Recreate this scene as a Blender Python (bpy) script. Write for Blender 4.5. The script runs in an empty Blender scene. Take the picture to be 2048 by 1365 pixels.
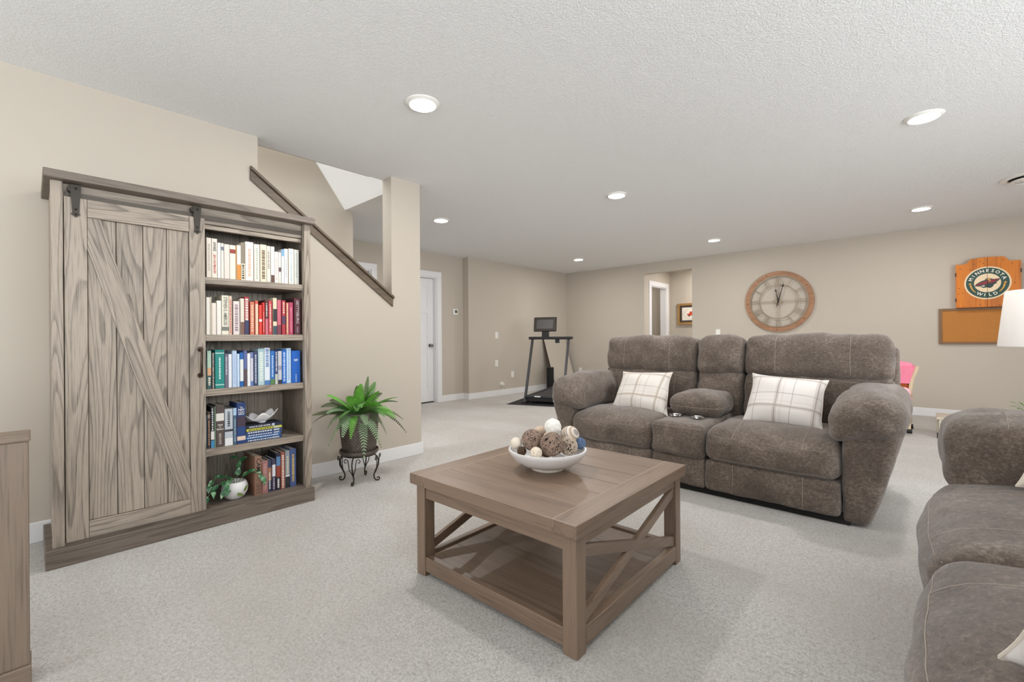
import bpy, math, random
import numpy as np
from mathutils import Matrix, Vector
random.seed(7)
S = bpy.context.scene
COL = S.collection
R = math.radians
PI = math.pi

# ------------------------------------------------------------------ camera
YAW, ROLL, CH, FPX, PPY = R(43.015), R(-0.392), 1.035, 899.5, 678.2
_F = Vector((-math.sin(YAW), math.cos(YAW), 0)); _R = Vector((math.cos(YAW), math.sin(YAW), 0)); _U = Vector((0, 0, 1))
_r = _R*math.cos(ROLL)+_U*math.sin(ROLL); _u = -_R*math.sin(ROLL)+_U*math.cos(ROLL)
cd = bpy.data.cameras.new('camera'); cam = bpy.data.objects.new('camera', cd); COL.objects.link(cam)
cd.sensor_width = 36; cd.lens = FPX/2048*36; cd.shift_y = -(682.5-PPY)/2048; cd.clip_start = .02
cam.matrix_world = Matrix(((_r.x, _u.x, -_F.x, 0), (_r.y, _u.y, -_F.y, 0), (_r.z, _u.z, -_F.z, CH), (0, 0, 0, 1)))
S.camera = cam

# ------------------------------------------------------------------ world, daylight, exposure
w = bpy.data.worlds.new('world'); S.world = w; w.use_nodes = True
w.node_tree.nodes['Background'].inputs[0].default_value = (.80, .90, 1, 1)
w.node_tree.nodes['Background'].inputs[1].default_value = 0.3
S.view_settings.view_transform = 'Standard'; S.view_settings.look = 'None'
S.view_settings.gamma = 1; S.view_settings.use_curve_mapping = False
S.view_settings.exposure = 0.24
def area(name, loc, rot, sx, sy, power, col=(1, 1, 1)):
    l = bpy.data.lights.new(name, 'AREA'); l.shape = 'RECTANGLE'; l.size = sx; l.size_y = sy; l.energy = power; l.color = col
    o = bpy.data.objects.new(name, l); COL.objects.link(o); o.location = loc; o.rotation_euler = rot
    return o
DAY = (.91, .96, 1.0)
area('daylight_patio_door', (3.66, -.3, 1.07), (0, R(90), 0), 1.95, 2.84, 158, DAY)      # in the glass of the right wall
area('daylight_side_window', (3.66, 2.2, 1.07), (0, R(90), 0), 1.95, 1.94, 118, DAY)
area('daylight_window', (-1.7, -2.56, 1.3), (R(90), 0, 0), 2.5, 1.5, 44, DAY)             # in the window behind the camera
area('upstairs_fill', (-4.08, -1.2, 3.1), (R(105), 0, 0), .9, 1.2, 62, DAY)                 # unseen lamp added above the stairwell to brighten the soffit
LAMP_W = {0: 13.5, 1: 14.0, 2: 10.0}      # watts of the near, middle and far row of downlights

# ------------------------------------------------------------------ helpers
WM = {}
def lin(c):
    return tuple((v/255/12.92 if v/255 <= .04045 else ((v/255+.055)/1.055)**2.4) for v in c)
def put(o, parent, W):
    COL.objects.link(o); WM[o.name] = W
    if parent is not None:
        o.parent = parent; o.matrix_basis = WM[parent.name].inverted() @ W
    else:
        o.matrix_basis = W
    return o
def tag(o, label=None, cat=None, group=None, kind=None):
    if label: o['label'] = label
    if cat: o['category'] = cat
    if group: o['group'] = group
    if kind: o['kind'] = kind
    return o
def thing(name, loc, label=None, cat=None, group=None, rz=0, parent=None, kind=None):
    o = bpy.data.objects.new(name, None); o.empty_display_size = .1
    put(o, parent, Matrix.Translation(loc) @ Matrix.Rotation(rz, 4, 'Z'))
    return tag(o, label, cat, group, kind)
class MB:
    def __init__(s): s.v = []; s.f = []
    def add(s, v, f):
        n = len(s.v); s.v += [tuple(p) for p in v]; s.f += [tuple(i+n for i in q) for q in f]; return s
    def box(s, x0, x1, y0, y1, z0, z1):
        return s.add([(x0, y0, z0), (x1, y0, z0), (x1, y1, z0), (x0, y1, z0), (x0, y0, z1), (x1, y0, z1), (x1, y1, z1), (x0, y1, z1)],
                     [(0, 3, 2, 1), (4, 5, 6, 7), (0, 1, 5, 4), (1, 2, 6, 5), (2, 3, 7, 6), (3, 0, 4, 7)])
    def xbox(s, M, hx, hy, hz):
        v = [M @ Vector((a*hx, b*hy, c*hz)) for c in (-1, 1) for a, b in ((-1, -1), (1, -1), (1, 1), (-1, 1))]
        return s.add(v, [(0, 3, 2, 1), (4, 5, 6, 7), (0, 1, 5, 4), (1, 2, 6, 5), (2, 3, 7, 6), (3, 0, 4, 7)])
    def bar(s, a, b, wd, ht, up=(0, 0, 1)):
        a = Vector(a); b = Vector(b); d = (b-a).normalized(); u = Vector(up); x = d.cross(u).normalized(); u = x.cross(d)
        M = Matrix((( d.x, x.x, u.x, 0), (d.y, x.y, u.y, 0), (d.z, x.z, u.z, 0), (0, 0, 0, 1))); M.translation = (a+b)/2
        return s.xbox(M, (b-a).length/2, wd/2, ht/2)
    def prism(s, poly, ax, a, b):
        """poly: 2d points in the two other axes (in x,y,z order), counter-clockwise; extruded along axis ax from a to b"""
        n = len(poly)
        def P(p, t):
            q = list(p); q.insert(ax, t); return tuple(q)
        v = [P(p, a) for p in poly]+[P(p, b) for p in poly]
        f = [tuple(range(n))[::-1], tuple(range(n, 2*n))]+[(i, (i+1) % n, n+(i+1) % n, n+i) for i in range(n)]
        return s.add(v, f)
    def tube(s, pts, r, n=6, closed=False, cap=True):
        pts = [Vector(p) for p in pts]; m = len(pts); rs = r if hasattr(r, '__len__') else [r]*m
        v = []; ref = None
        for i, p in enumerate(pts):
            if closed: t = pts[(i+1) % m]-pts[i-1]
            else: t = pts[min(i+1, m-1)]-pts[max(i-1, 0)]
            t = t.normalized() if t.length > 1e-9 else Vector((0, 0, 1))
            if ref is None: ref = t.orthogonal().normalized()
            ref = (ref-t*ref.dot(t)); ref = ref.normalized() if ref.length > 1e-6 else t.orthogonal().normalized()
            b = t.cross(ref)
            for k in range(n):
                a = 2*PI*k/n; v.append(p+ref*(rs[i]*math.cos(a))+b*(rs[i]*math.sin(a)))
        f = []
        for i in range(m if closed else m-1):
            j = (i+1) % m
            for k in range(n): f.append((i*n+k, i*n+(k+1) % n, j*n+(k+1) % n, j*n+k))
        if cap and not closed:
            f.append(tuple(range(n))[::-1]); f.append(tuple((m-1)*n+k for k in range(n)))
        return s.add(v, f)
    def lathe(s, prof, c=(0, 0, 0), n=40, mod=None, close=True):
        v = []
        for (r, z) in prof:
            for k in range(n):
                a = 2*PI*k/n; rr = r+(mod(a, z, r) if mod else 0)
                v.append((c[0]+rr*math.cos(a), c[1]+rr*math.sin(a), c[2]+z))
        f = []
        for i in range(len(prof)-1):
            for k in range(n): f.append((i*n+k, i*n+(k+1) % n, (i+1)*n+(k+1) % n, (i+1)*n+k))
        if close:
            f.append(tuple(range(n))[::-1]); f.append(tuple((len(prof)-1)*n+k for k in range(n)))
        return s.add(v, f)
    def cyl(s, a, b, r, n=16, r2=None):
        return s.tube([a, b], [r, r if r2 is None else r2], n)
    def sphere(s, c, r, nu=20, nv=12, sc=(1, 1, 1), fn=None):
        v = []; f = []
        for j in range(1, nv):
            for i in range(nu):
                a = 2*PI*i/nu; b = PI*j/nv-PI/2
                d = (math.cos(a)*math.cos(b), math.sin(a)*math.cos(b), math.sin(b)); k = r*(fn(d) if fn else 1)
                v.append((c[0]+k*sc[0]*d[0], c[1]+k*sc[1]*d[1], c[2]+k*sc[2]*d[2]))
        v.append((c[0], c[1], c[2]-r*sc[2])); v.append((c[0], c[1], c[2]+r*sc[2])); B = len(v)-2; T = B+1
        for j in range(nv-2):
            for i in range(nu): f.append((j*nu+i, j*nu+(i+1) % nu, (j+1)*nu+(i+1) % nu, (j+1)*nu+i))
        for i in range(nu):
            f.append((B, (i+1) % nu, i)); f.append((T, (nv-2)*nu+i, (nv-2)*nu+(i+1) % nu))
        return s.add(v, f)
    def build(s, name, mat, parent=None, frame=None, smooth=False, bev=0, seg=2, angle=35, origin=None):
        a = np.array(s.v, float); lo = a.min(0); hi = a.max(0); c = (lo+hi)/2 if origin is None else np.array(origin, float)
        me = bpy.data.meshes.new(name); me.from_pydata((a-c).tolist(), [], s.f); me.update()
        if mat is not None: me.materials.append(mat)
        if smooth:
            me.polygons.foreach_set('use_smooth', [True]*len(me.polygons)); me.set_sharp_from_angle(angle=R(angle))
        o = bpy.data.objects.new(name, me)
        W = Matrix.Translation(Vector(c))
        if frame is not None: W = WM[frame.name] @ W
        put(o, parent, W)
        if bev:
            m = o.modifiers.new('bevel', 'BEVEL'); m.width = bev; m.segments = seg; m.limit_method = 'ANGLE'; m.angle_limit = R(40)
        return o
def boxo(name, mat, b, parent=None, frame=None, bev=0.0):
    return MB().box(*b).build(name, mat, parent, frame, bev=bev)
def struct(o): o['kind'] = 'structure'; return o

# ------------------------------------------------------------------ materials
class NT:
    def __init__(s, name):
        s.m = bpy.data.materials.new(name); s.m.use_nodes = True; s.t = s.m.node_tree; s.b = s.t.nodes['Principled BSDF']
    def n(s, typ, **k):
        o = s.t.nodes.new('ShaderNode'+typ)
        for a, b in k.items(): setattr(o, a, b)
        return o
    def l(s, a, b): s.t.links.new(a, b)
    def val(s, inp, x):
        if hasattr(x, 'is_output'): s.l(x, inp)
        else: inp.default_value = x
    def math(s, op, a, b=0.0, c=0.0, clamp=False):
        o = s.n('Math', operation=op); o.use_clamp = clamp
        s.val(o.inputs[0], a); s.val(o.inputs[1], b)
        if len(o.inputs) > 2: s.val(o.inputs[2], c)
        return o.outputs[0]
    def coord(s, scale=(1, 1, 1), kind='Object', rnd=0.0):
        v = s.n('TexCoord').outputs[kind]
        if rnd:
            oi = s.n('ObjectInfo'); k = s.math('MULTIPLY', oi.outputs['Random'], rnd)
            cm = s.n('CombineXYZ'); s.l(k, cm.inputs[0]); s.l(k, cm.inputs[1]); s.l(k, cm.inputs[2])
            ad = s.n('VectorMath', operation='ADD'); s.l(v, ad.inputs[0]); s.l(cm.outputs[0], ad.inputs[1]); v = ad.outputs[0]
        mp = s.n('Mapping'); s.l(v, mp.inputs[0]); mp.inputs['Scale'].default_value = scale
        return mp.outputs[0]
    def noise(s, vec, scale, detail=2, rough=.5, dist=0.0):
        o = s.n('TexNoise'); s.l(vec, o.inputs['Vector']); o.inputs['Scale'].default_value = scale
        o.inputs['Detail'].default_value = detail; o.inputs['Roughness'].default_value = rough; o.inputs['Distortion'].default_value = dist
        return o.outputs['Fac']
    def ramp(s, fac, stops, mode='LINEAR'):
        o = s.n('ValToRGB'); e = o.color_ramp; e.interpolation = mode
        while len(e.elements) < len(stops): e.elements.new(.5)
        for k, (p, c) in enumerate(stops): e.elements[k].position = p; e.elements[k].color = (*c, 1)
        s.l(fac, o.inputs[0]); return o.outputs[0]
    def mix(s, fac, a, b, mode='MIX'):
        o = s.n('Mix', data_type='RGBA', blend_type=mode); s.val(o.inputs[0], fac)
        for i, x in ((6, a), (7, b)):
            if hasattr(x, 'is_output'): s.l(x, o.inputs[i])
            else: o.inputs[i].default_value = (*x, 1)
        return o.outputs[2]
    def color(s, c):
        if hasattr(c, 'is_output'): s.l(c, s.b.inputs['Base Color'])
        else: s.b.inputs['Base Color'].default_value = (*c, 1)
    def bump(s, h, strength, dist):
        o = s.n('Bump'); o.invert = strength < 0; o.inputs['Strength'].default_value = abs(strength); o.inputs['Distance'].default_value = dist
        s.l(h, o.inputs['Height']); s.l(o.outputs[0], s.b.inputs['Normal'])
    def set(s, rough=.5, metal=0, sheen=0, spec=None):
        s.b.inputs['Roughness'].default_value = rough; s.b.inputs['Metallic'].default_value = metal
        s.b.inputs['Sheen Weight'].default_value = sheen
        if spec is not None: s.b.inputs['Specular IOR Level'].default_value = spec
        return s.m
def plain(name, c, rough=.5, metal=0, var=.06, vs=30, bump=0.0, bd=.001, bs=200, spec=None):
    m = NT(name); n = m.noise(m.coord(), vs, 3)
    m.color(m.mix(n, tuple(x*(1-var) for x in c), tuple(min(1, x*(1+var)) for x in c)))
    if bump: m.bump(m.noise(m.coord(), bs, 3), bump, bd)
    return m.set(rough, metal, 0, spec)
def wood(name, dark, light, axis, ring=9, stretch=.10, size=5.0, rough=.5, mixw=.5, fine=300, bump=.25, pore=.5):
    m = NT(name)
    sc = [size]*3; sc[axis] = size*stretch
    n1 = m.noise(m.coord(tuple(sc), rnd=53), 1, 2.0, .45)
    fs = [fine]*3; fs[axis] = fine*.030
    n2 = m.noise(m.coord(tuple(fs), rnd=53), 1, 4, .65)
    saw = m.math('FRACT', m.math('MULTIPLY_ADD', n2, .10, m.math('MULTIPLY', n1, ring)))
    ring_ = m.ramp(saw, [(0, (1,)*3), (.12, (.8,)*3), (.32, (.22,)*3), (.92, (0,)*3), (1, (.9,)*3)])
    ps = [fine*1.5]*3; ps[axis] = fine*.022
    n4 = m.noise(m.coord(tuple(ps), rnd=71), 1, 2, .6)
    ls = [9]*3; ls[axis] = .8
    n3 = m.noise(m.coord(tuple(ls), rnd=31), 1, 3, .5)
    sep = m.n('SeparateColor'); m.l(ring_, sep.inputs[0])
    rg = m.math('MULTIPLY', sep.outputs[0], m.math('MULTIPLY_ADD', n2, 1.2, .35))
    pr = m.n('MapRange'); m.l(n4, pr.inputs[0]); pr.inputs[1].default_value = .50; pr.inputs[2].default_value = .72
    d1 = m.math('MULTIPLY_ADD', rg, mixw, m.math('MULTIPLY', pr.outputs[0], pore))
    d2 = m.math('MULTIPLY_ADD', m.math('SUBTRACT', n3, .5), .7, d1)
    d3 = m.math('MULTIPLY_ADD', m.math('SUBTRACT', n2, .5), .5, d2)
    m.color(m.ramp(d3, [(-0.0, light), (.40, tuple(.5*x+.5*y for x, y in zip(dark, light))), (.95, dark)]))
    m.bump(n4, -bump, .0012)
    return m.set(rough)
def woods(name, dark, light, **k): return [wood(name+'_'+a, dark, light, i, **k) for i, a in enumerate('xyz')]

M = {}
m = NT('wall_paint'); n = m.noise(m.coord(), 1.2, 2)
m.color(m.mix(n, lin((194, 184, 171)), lin((198, 189, 176)))); m.bump(m.noise(m.coord(), 160, 3), .06, .001); M['wall'] = m.set(.85, spec=.25)
m = NT('ceiling_texture'); c = m.coord()
h1 = m.noise(c, 105, 3, .6, .6); h2 = m.noise(c, 260, 2)
h = m.math('ADD', m.ramp(h1, [(.44, (0,)*3), (.60, (1,)*3)]), m.math('MULTIPLY', h2, .35))
m.color(lin((241, 241, 240))); m.bump(h, .55, .0032); M['ceiling'] = m.set(.95, spec=.15)
m = NT('carpet'); c = m.coord()
n1 = m.noise(c, 210, 3, .7); n2 = m.noise(m.coord((.8, 1.6, 1)), 1.3, 3); n3 = m.noise(c, 95, 3, .65)
k = m.math('MULTIPLY_ADD', n3, .40, m.math('MULTIPLY', n1, .60))
col = m.ramp(k, [(.33, lin((158, 152, 146))), (.5, lin((212, 208, 203))), (.66, lin((240, 237, 233)))])
m.color(m.mix(m.ramp(n2, [(.40, (0,)*3), (.62, (.42,)*3)]), col, lin((190, 182, 172)))); m.bump(k, 1.0, .011); M['carpet'] = m.set(1, 0, .25, .1)
M['trim'] = plain('white_trim', lin((236, 235, 236)), .45, var=.01)
M['white'] = plain('white_plastic', lin((240, 238, 232)), .4, var=.01)
M['soffit_white'] = plain('stair_soffit_white', lin((240, 239, 237)), .9, var=.01)
OAK = woods('grey_oak', lin((82, 72, 63)), lin((168, 155, 140)), ring=24, size=5.5, stretch=.085, mixw=.50, fine=300, pore=.50)
OAKD = woods('grey_oak_dark', lin((62, 54, 47)), lin((122, 110, 99)), ring=14, size=6, stretch=.08, mixw=.35, fine=230, pore=.4)
TBL = woods('brown_table_wood', lin((56, 43, 34)), lin((138, 116, 98)), ring=9, size=6, stretch=.06, mixw=.16, fine=230, rough=.36, pore=.35, bump=.12)
CON = woods('console_wood', lin((92, 78, 66)), lin((132, 115, 100)), ring=5, size=5, stretch=.07, mixw=.3, fine=200)
PINE = woods('honey_pine', lin((138, 64, 0)), lin((216, 122, 2)), ring=4, size=8, stretch=.05, mixw=.3, fine=120, rough=.4)
CLK = wood('clock_wood', lin((118, 84, 60)), lin((170, 126, 94)), 0, ring=5, size=6, stretch=.2, mixw=.3)
GOLDW = woods('gold_frame_wood', lin((120, 86, 44)), lin((176, 134, 78)), ring=4, size=12, mixw=.3)
TAN = woods('tan_wood', lin((196, 170, 136)), lin((226, 205, 172)), ring=4, size=8, mixw=.3)
M['iron'] = plain('dark_iron', lin((62, 57, 52)), .45, .7, bump=.2)
M['iron_rail'] = plain('taupe_metal', lin((92, 84, 76)), .5, .3)
M['bronze'] = plain('bronze_metal', lin((70, 56, 46)), .35, .8)
M['chrome'] = plain('chrome', (.75, .75, .74), .15, 1)
M['nickel'] = plain('nickel_knob', (.30, .29, .28), .25, 1)
M['black'] = plain('black_plastic', lin((32, 31, 31)), .45)
M['blackfab'] = plain('black_fabric', lin((26, 25, 25)), .9)
M['darkgrey'] = plain('dark_grey_metal', lin((70, 70, 74)), .4, .4)
M['rubber'] = plain('black_rubber', lin((44, 43, 44)), .8, bump=.3)
M['belt'] = plain('running_belt', lin((58, 57, 58)), .75, bump=.2)
m = NT('lamp_glow'); m.b.inputs['Emission Color'].default_value = (1, .97, .92, 1); m.b.inputs['Emission Strength'].default_value = 14
m.color((.9, .9, .9)); M['glow'] = m.set(.5)
# sofa suede
m = NT('sofa_suede'); c = m.coord(rnd=17)
n1 = m.noise(c, 5, 4, .6, .5); n2 = m.noise(m.coord((60, 60, 110), rnd=17), 1, 4, .7); n3 = m.noise(c, 380, 2); n4 = m.noise(c, 75, 5, .70, 1.0)
k = m.math('MULTIPLY_ADD', n2, .30, m.math('MULTIPLY_ADD', n4, .42, m.math('MULTIPLY', n1, .32)))
m.color(m.ramp(k, [(.36, lin((70, 61, 54))), (.53, lin((107, 95, 86))), (.72, lin((160, 146, 134)))]))
m.bump(m.math('ADD', m.math('MULTIPLY', n4, 1.3), m.math('MULTIPLY', n3, .5)), .32, .003); M['sofa'] = m.set(.95, 0, .3, .15)
M['stitch'] = plain('pale_stitching', lin((164, 152, 140)), .9)
def plaid(name, ax, base, tan, line, per):
    m = NT(name); tc = m.n('TexCoord').outputs['Object']; sp = m.n('SeparateXYZ'); m.l(tc, sp.inputs[0])
    cols = base
    nz = m.noise(m.coord((1, 1, 1)), 500, 2)
    for i in (0, 1):
        q = m.math('FRACT', m.math('MULTIPLY_ADD', sp.outputs[ax[i]], per[i], .37+.2*i))
        f = m.ramp(q, [(0, (0,)*3), (.16, (.85,)*3), (.28, (0,)*3), (.34, (.35,)*3), (.40, (0,)*3)], 'CONSTANT')
        cols = m.mix(m.math('MULTIPLY', f, .60), cols, tan)
        g = m.ramp(q, [(0, (0,)*3), (.21, (1,)*3), (.235, (0,)*3), (.62, (.9,)*3), (.64, (0,)*3)], 'CONSTANT')
        cols = m.mix(m.math('MULTIPLY', g, .62), cols, line)
    m.color(m.mix(m.math('MULTIPLY', nz, .12), cols, tan)); m.bump(nz, .3, .001)
    return m.set(.95, 0, .2)
M['plaid'] = plaid('tan_plaid_cotton', (0, 1), lin((226, 220, 214)), lin((196, 180, 164)), lin((128, 116, 108)), (5.2, 4.6))
M['plaid2'] = plaid('grey_plaid_cotton', (0, 1), lin((228, 223, 219)), lin((194, 184, 174)), lin((122, 114, 108)), (4.6, 4.2))
M['cream'] = plain('cream_cotton', lin((226, 216, 202)), .95, bump=.4, bs=400)
M['bowl'] = plain('white_glaze', lin((232, 230, 230)), .35, var=.02)
M['twig'] = plain('brown_twig', lin((168, 144, 128)), .8, var=.3, vs=60)
M['twigl'] = plain('pale_twig', lin((206, 188, 170)), .8, var=.25, vs=60)
M['twigd'] = plain('dark_seed', lin((92, 70, 54)), .8, var=.3, vs=90)
M['bluew'] = plain('blue_twine', lin((112, 136, 172)), .8, var=.2)
M['blued'] = plain('navy_core', lin((48, 58, 80)), .8)
M['darkcore'] = plain('dark_core', lin((58, 45, 38)), .9)
M['creamball'] = plain('cream_ball', lin((232, 222, 204)), .8, var=.12, vs=60, bump=.6, bs=70, bd=.003)
M['whiteball'] = plain('white_flaky_ball', lin((240, 237, 230)), .8, var=.04, bump=.7, bs=60, bd=.004)
M['peach'] = plain('peach_ball', lin((214, 190, 170)), .8, var=.12)
m = NT('speckled_ball'); v = m.n('TexVoronoi'); m.l(m.coord(), v.inputs['Vector']); v.inputs['Scale'].default_value = 150
m.color(m.ramp(v.outputs['Distance'], [(.18, lin((96, 70, 56))), (.32, lin((234, 220, 200)))])); M['speckle'] = m.set(.8)
m = NT('striped_ball'); sp = m.n('SeparateXYZ'); m.l(m.coord(), sp.inputs[0]); q = m.math('FRACT', m.math('MULTIPLY_ADD', sp.outputs[0], 34, m.math('MULTIPLY', sp.outputs[2], 20)))
m.color(m.ramp(q, [(0, lin((236, 228, 216))), (.34, lin((178, 148, 122))), (.5, lin((236, 228, 216))), (.7, lin((150, 140, 136))), (.84, lin((236, 228, 216)))], 'LINEAR')); M['stripe'] = m.set(.8)
m = NT('woven_pewter'); n = m.noise(m.coord(), 40, 3); m.color(m.mix(n, lin((70, 63, 56)), lin((116, 107, 98)))); M['pot'] = m.set(.42, .35)
def leafm(name, a, b, rough=.5):
    m = NT(name); n = m.noise(m.coord(rnd=9), 30, 3); m.color(m.mix(n, lin(a), lin(b))); m.b.inputs['Subsurface Weight'].default_value = 0
    return m.set(rough)
FERN = [leafm('fern_bright', (66, 140, 40), (136, 200, 84)), leafm('fern_mid', (62, 110, 48), (112, 158, 84)), leafm('fern_grey', (92, 122, 86), (148, 174, 132)), leafm('fern_dark', (50, 68, 40), (96, 104, 68))]
m = NT('variegated_leaf'); sp = m.n('SeparateXYZ'); m.l(m.n('TexCoord').outputs['Object'], sp.inputs[0]); n = m.noise(m.coord(rnd=9), 45, 3)
m.color(m.ramp(n, [(.38, lin((34, 84, 52))), (.55, lin((60, 118, 72))), (.70, lin((168, 196, 160)))])); M['vleaf'] = m.set(.35)
M['stem'] = plain('green_stem', lin((120, 132, 88)), .6)
M['cork'] = plain('cork', lin((186, 124, 62)), .95, var=.22, vs=220, bump=.4, bs=300)
M['corkframe'] = woods('cork_frame_wood', lin((92, 66, 42)), lin((132, 98, 66)), ring=4, size=10, mixw=.3)
M['shade'] = plain('white_linen_shade', lin((244, 240, 236)), .95, var=.02, bump=.2, bs=500)
M['pink'] = plain('pink_fabric', lin((246, 138, 164)), .9, var=.06)
M['pinkl'] = plain('pale_pink_plush', lin((240, 190, 200)), .9)
M['orange'] = plain('orange_brown_panel', lin((176, 84, 28)), .6)
M['page'] = plain('book_pages', lin((232, 224, 206)), .9, var=.05, vs=300)
M['shadowgap'] = plain('dark_slot', (.02, .02, .02), .9)
_solid = {}
def solid(rgb, rough=.55):
    k = (rgb, rough)
    if k not in _solid: _solid[k] = plain('print_%02x%02x%02x' % rgb, lin(rgb), rough, var=.04)
    return _solid[k]

# ------------------------------------------------------------------ room shell
WX, BY, FX, FX2, HT = -3.392, 7.917, -5.783, -5.93, 2.44
XB, YB = 3.6, -2.5
struct(MB().box(-6.3, XB+.1, YB-.1, 9.3, -.1, 0).build('floor', M['carpet']))
mb = MB().box(-3.53, XB+.1, YB-.1, 9.3, HT, HT+.2).box(-6.3, -3.53, 2.33, 9.3, HT, HT+.2).box(-6.3, -4.70, YB-.1, 2.33, HT, HT+.2)
struct(mb.build('ceiling', M['ceiling']))
# left wall: full wall, sloped knee wall under the stair opening, pillar
mb = MB().box(-3.53, WX, YB, 1.077, 0, HT).box(-3.53, WX, 2.124, 2.42, 0, HT)
mb.prism([(1.077, 0), (2.124, 0), (2.124, 1.385), (1.077, 2.158)], 0, -3.53, WX)
struct(mb.build('wall_left', M['wall']))
# stairwell
struct(MB().box(-4.75, -4.63, YB, 2.42, 0, 4.3).build('wall_stair', M['wall']))
struct(MB().box(-3.54, -3.53, YB, 2.0, HT, 4.3).build('wall_stair_upper', M['wall']))
struct(MB().prism([(2.33, HT), (2.45, HT+.05), (1.12, 4.3), (.98, 4.3)], 0, -4.63, -3.53).build('soffit', M['soffit_white']))
struct(MB().box(-4.75, -3.5, YB, 1.2, 4.3, 4.4).build('ceiling_stair', M['ceiling']))
struct(MB().box(-4.75, -3.53, YB-.1, YB, 0, 4.3).build('wall_stair_end', M['wall']))
# far wall with the two doors
D1 = (3.74, 4.55); D2 = (2.58, 3.37)
mb = MB().box(FX2-.12, FX2, YB, D2[0], 0, HT).box(FX2-.12, FX2, D2[1], D1[0], 0, HT).box(FX2-.12, FX2, D1[1], 5.113, 0, HT)
mb.box(FX2-.12, FX2, D2[0], D2[1], 2.05, HT).box(FX2-.12, FX2, D1[0], D1[1], 2.05, HT).box(FX2-.12, FX, 5.113, BY, 0, HT)
struct(mb.build('wall_far', M['wall']))
# back wall with the hall opening
OX0, OX1, OZ = -3.966, -3.067, 2.245
mb = MB().box(-6.3, OX0, BY, BY+.13, 0, HT).box(OX1, XB+.1, BY, BY+.13, 0, HT).box(OX0, OX1, BY, BY+.13, OZ, HT)
struct(mb.build('wall_back', M['wall']))
HD = (8.20, 8.88); HY = 9.07
mb = MB().box(OX0-.12, OX0, BY+.13, HD[0], 0, HT).box(OX0-.12, OX0, HD[1], HY, 0, HT).box(OX0-.12, OX0, HD[0], HD[1], 2.05, HT)
struct(mb.build('wall_hall_left', M['wall']))
struct(MB().box(OX0-.12, -1.7, HY, HY+.1, 0, HT).build('wall_hall_back', M['wall']))
struct(MB().box(-1.8, -1.7, BY+.13, HY, 0, HT).build('wall_hall_right', M['wall']))
mb = MB().box(-5.35, -5.25, BY+.13, HY+.1, 0, HT).box(-5.35, OX0-.12, HY, HY+.1, 0, HT).box(-5.25, -4.9, BY+.13, HY, 1.86, HT)
struct(mb.build('wall_hall_room', M['wall']))
# wall on the right with the patio door, wall behind the camera with the window
mb = MB().box(XB, XB+.1, YB, -1.78, 0, HT).box(XB, XB+.1, 3.22, BY, 0, HT).box(XB, XB+.1, -1.78, 3.22, 2.1, HT)
struct(mb.build('wall_right', M['wall']))
mb = MB().box(-3.53, -3.0, YB-.1, YB, 0, HT).box(-.4, XB+.1, YB-.1, YB, 0, HT).box(-3.0, -.4, YB-.1, YB, 0, .5).box(-3.0, -.4, YB-.1, YB, 2.1, HT)
struct(mb.build('wall_front', M['wall']))
p1 = thing('window_1', (XB+.05, .7, 0), kind='structure')
mb = MB()
for y in (-1.78, 1.14, 3.16): mb.box(XB+.01, XB+.08, y, y+.06, 0, 2.1)
for z in (0, 2.04): mb.box(XB+.02, XB+.07, -1.78, 3.22, z, z+.06)
mb.build('window_frame', M['trim'], p1)
p2 = thing('window_2', (-1.7, YB-.05, .5), kind='structure')
mb = MB()
for x in (-3.0, -1.73, -.46): mb.box(x, x+.06, YB-.08, YB-.01, .5, 2.1)
for z in (.5, 2.04): mb.box(-3.0, -.4, YB-.07, YB-.02, z, z+.06)
mb.build('window_frame', M['trim'], p2)

# baseboards
BT, BH = .014, .105
def bboard(name, segs):
    mb = MB()
    for (x0, x1, y0, y1) in segs: mb.box(x0, x1, y0, y1, 0, BH)
    return struct(mb.build(name, M['trim'], bev=.004))
bboard('baseboard_left', [(WX, WX+BT, YB, 2.42+BT), (-3.53-BT, WX, 2.42, 2.42+BT)])
bboard('baseboard_far', [(FX2, FX2+BT, D1[1]+.09, 5.113), (FX2, FX+BT, 5.113-BT, 5.113), (FX, FX+BT, 5.113, BY)])
bboard('baseboard_far_corner', [(FX2, FX2+BT, D2[1]+.09, D1[0]-.09)])
bboard('baseboard_back', [(FX, OX0, BY-BT, BY), (OX1, XB, BY-BT, BY)])
bboard('baseboard_hall', [(OX0, -1.8, HY-BT, HY)])

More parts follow.
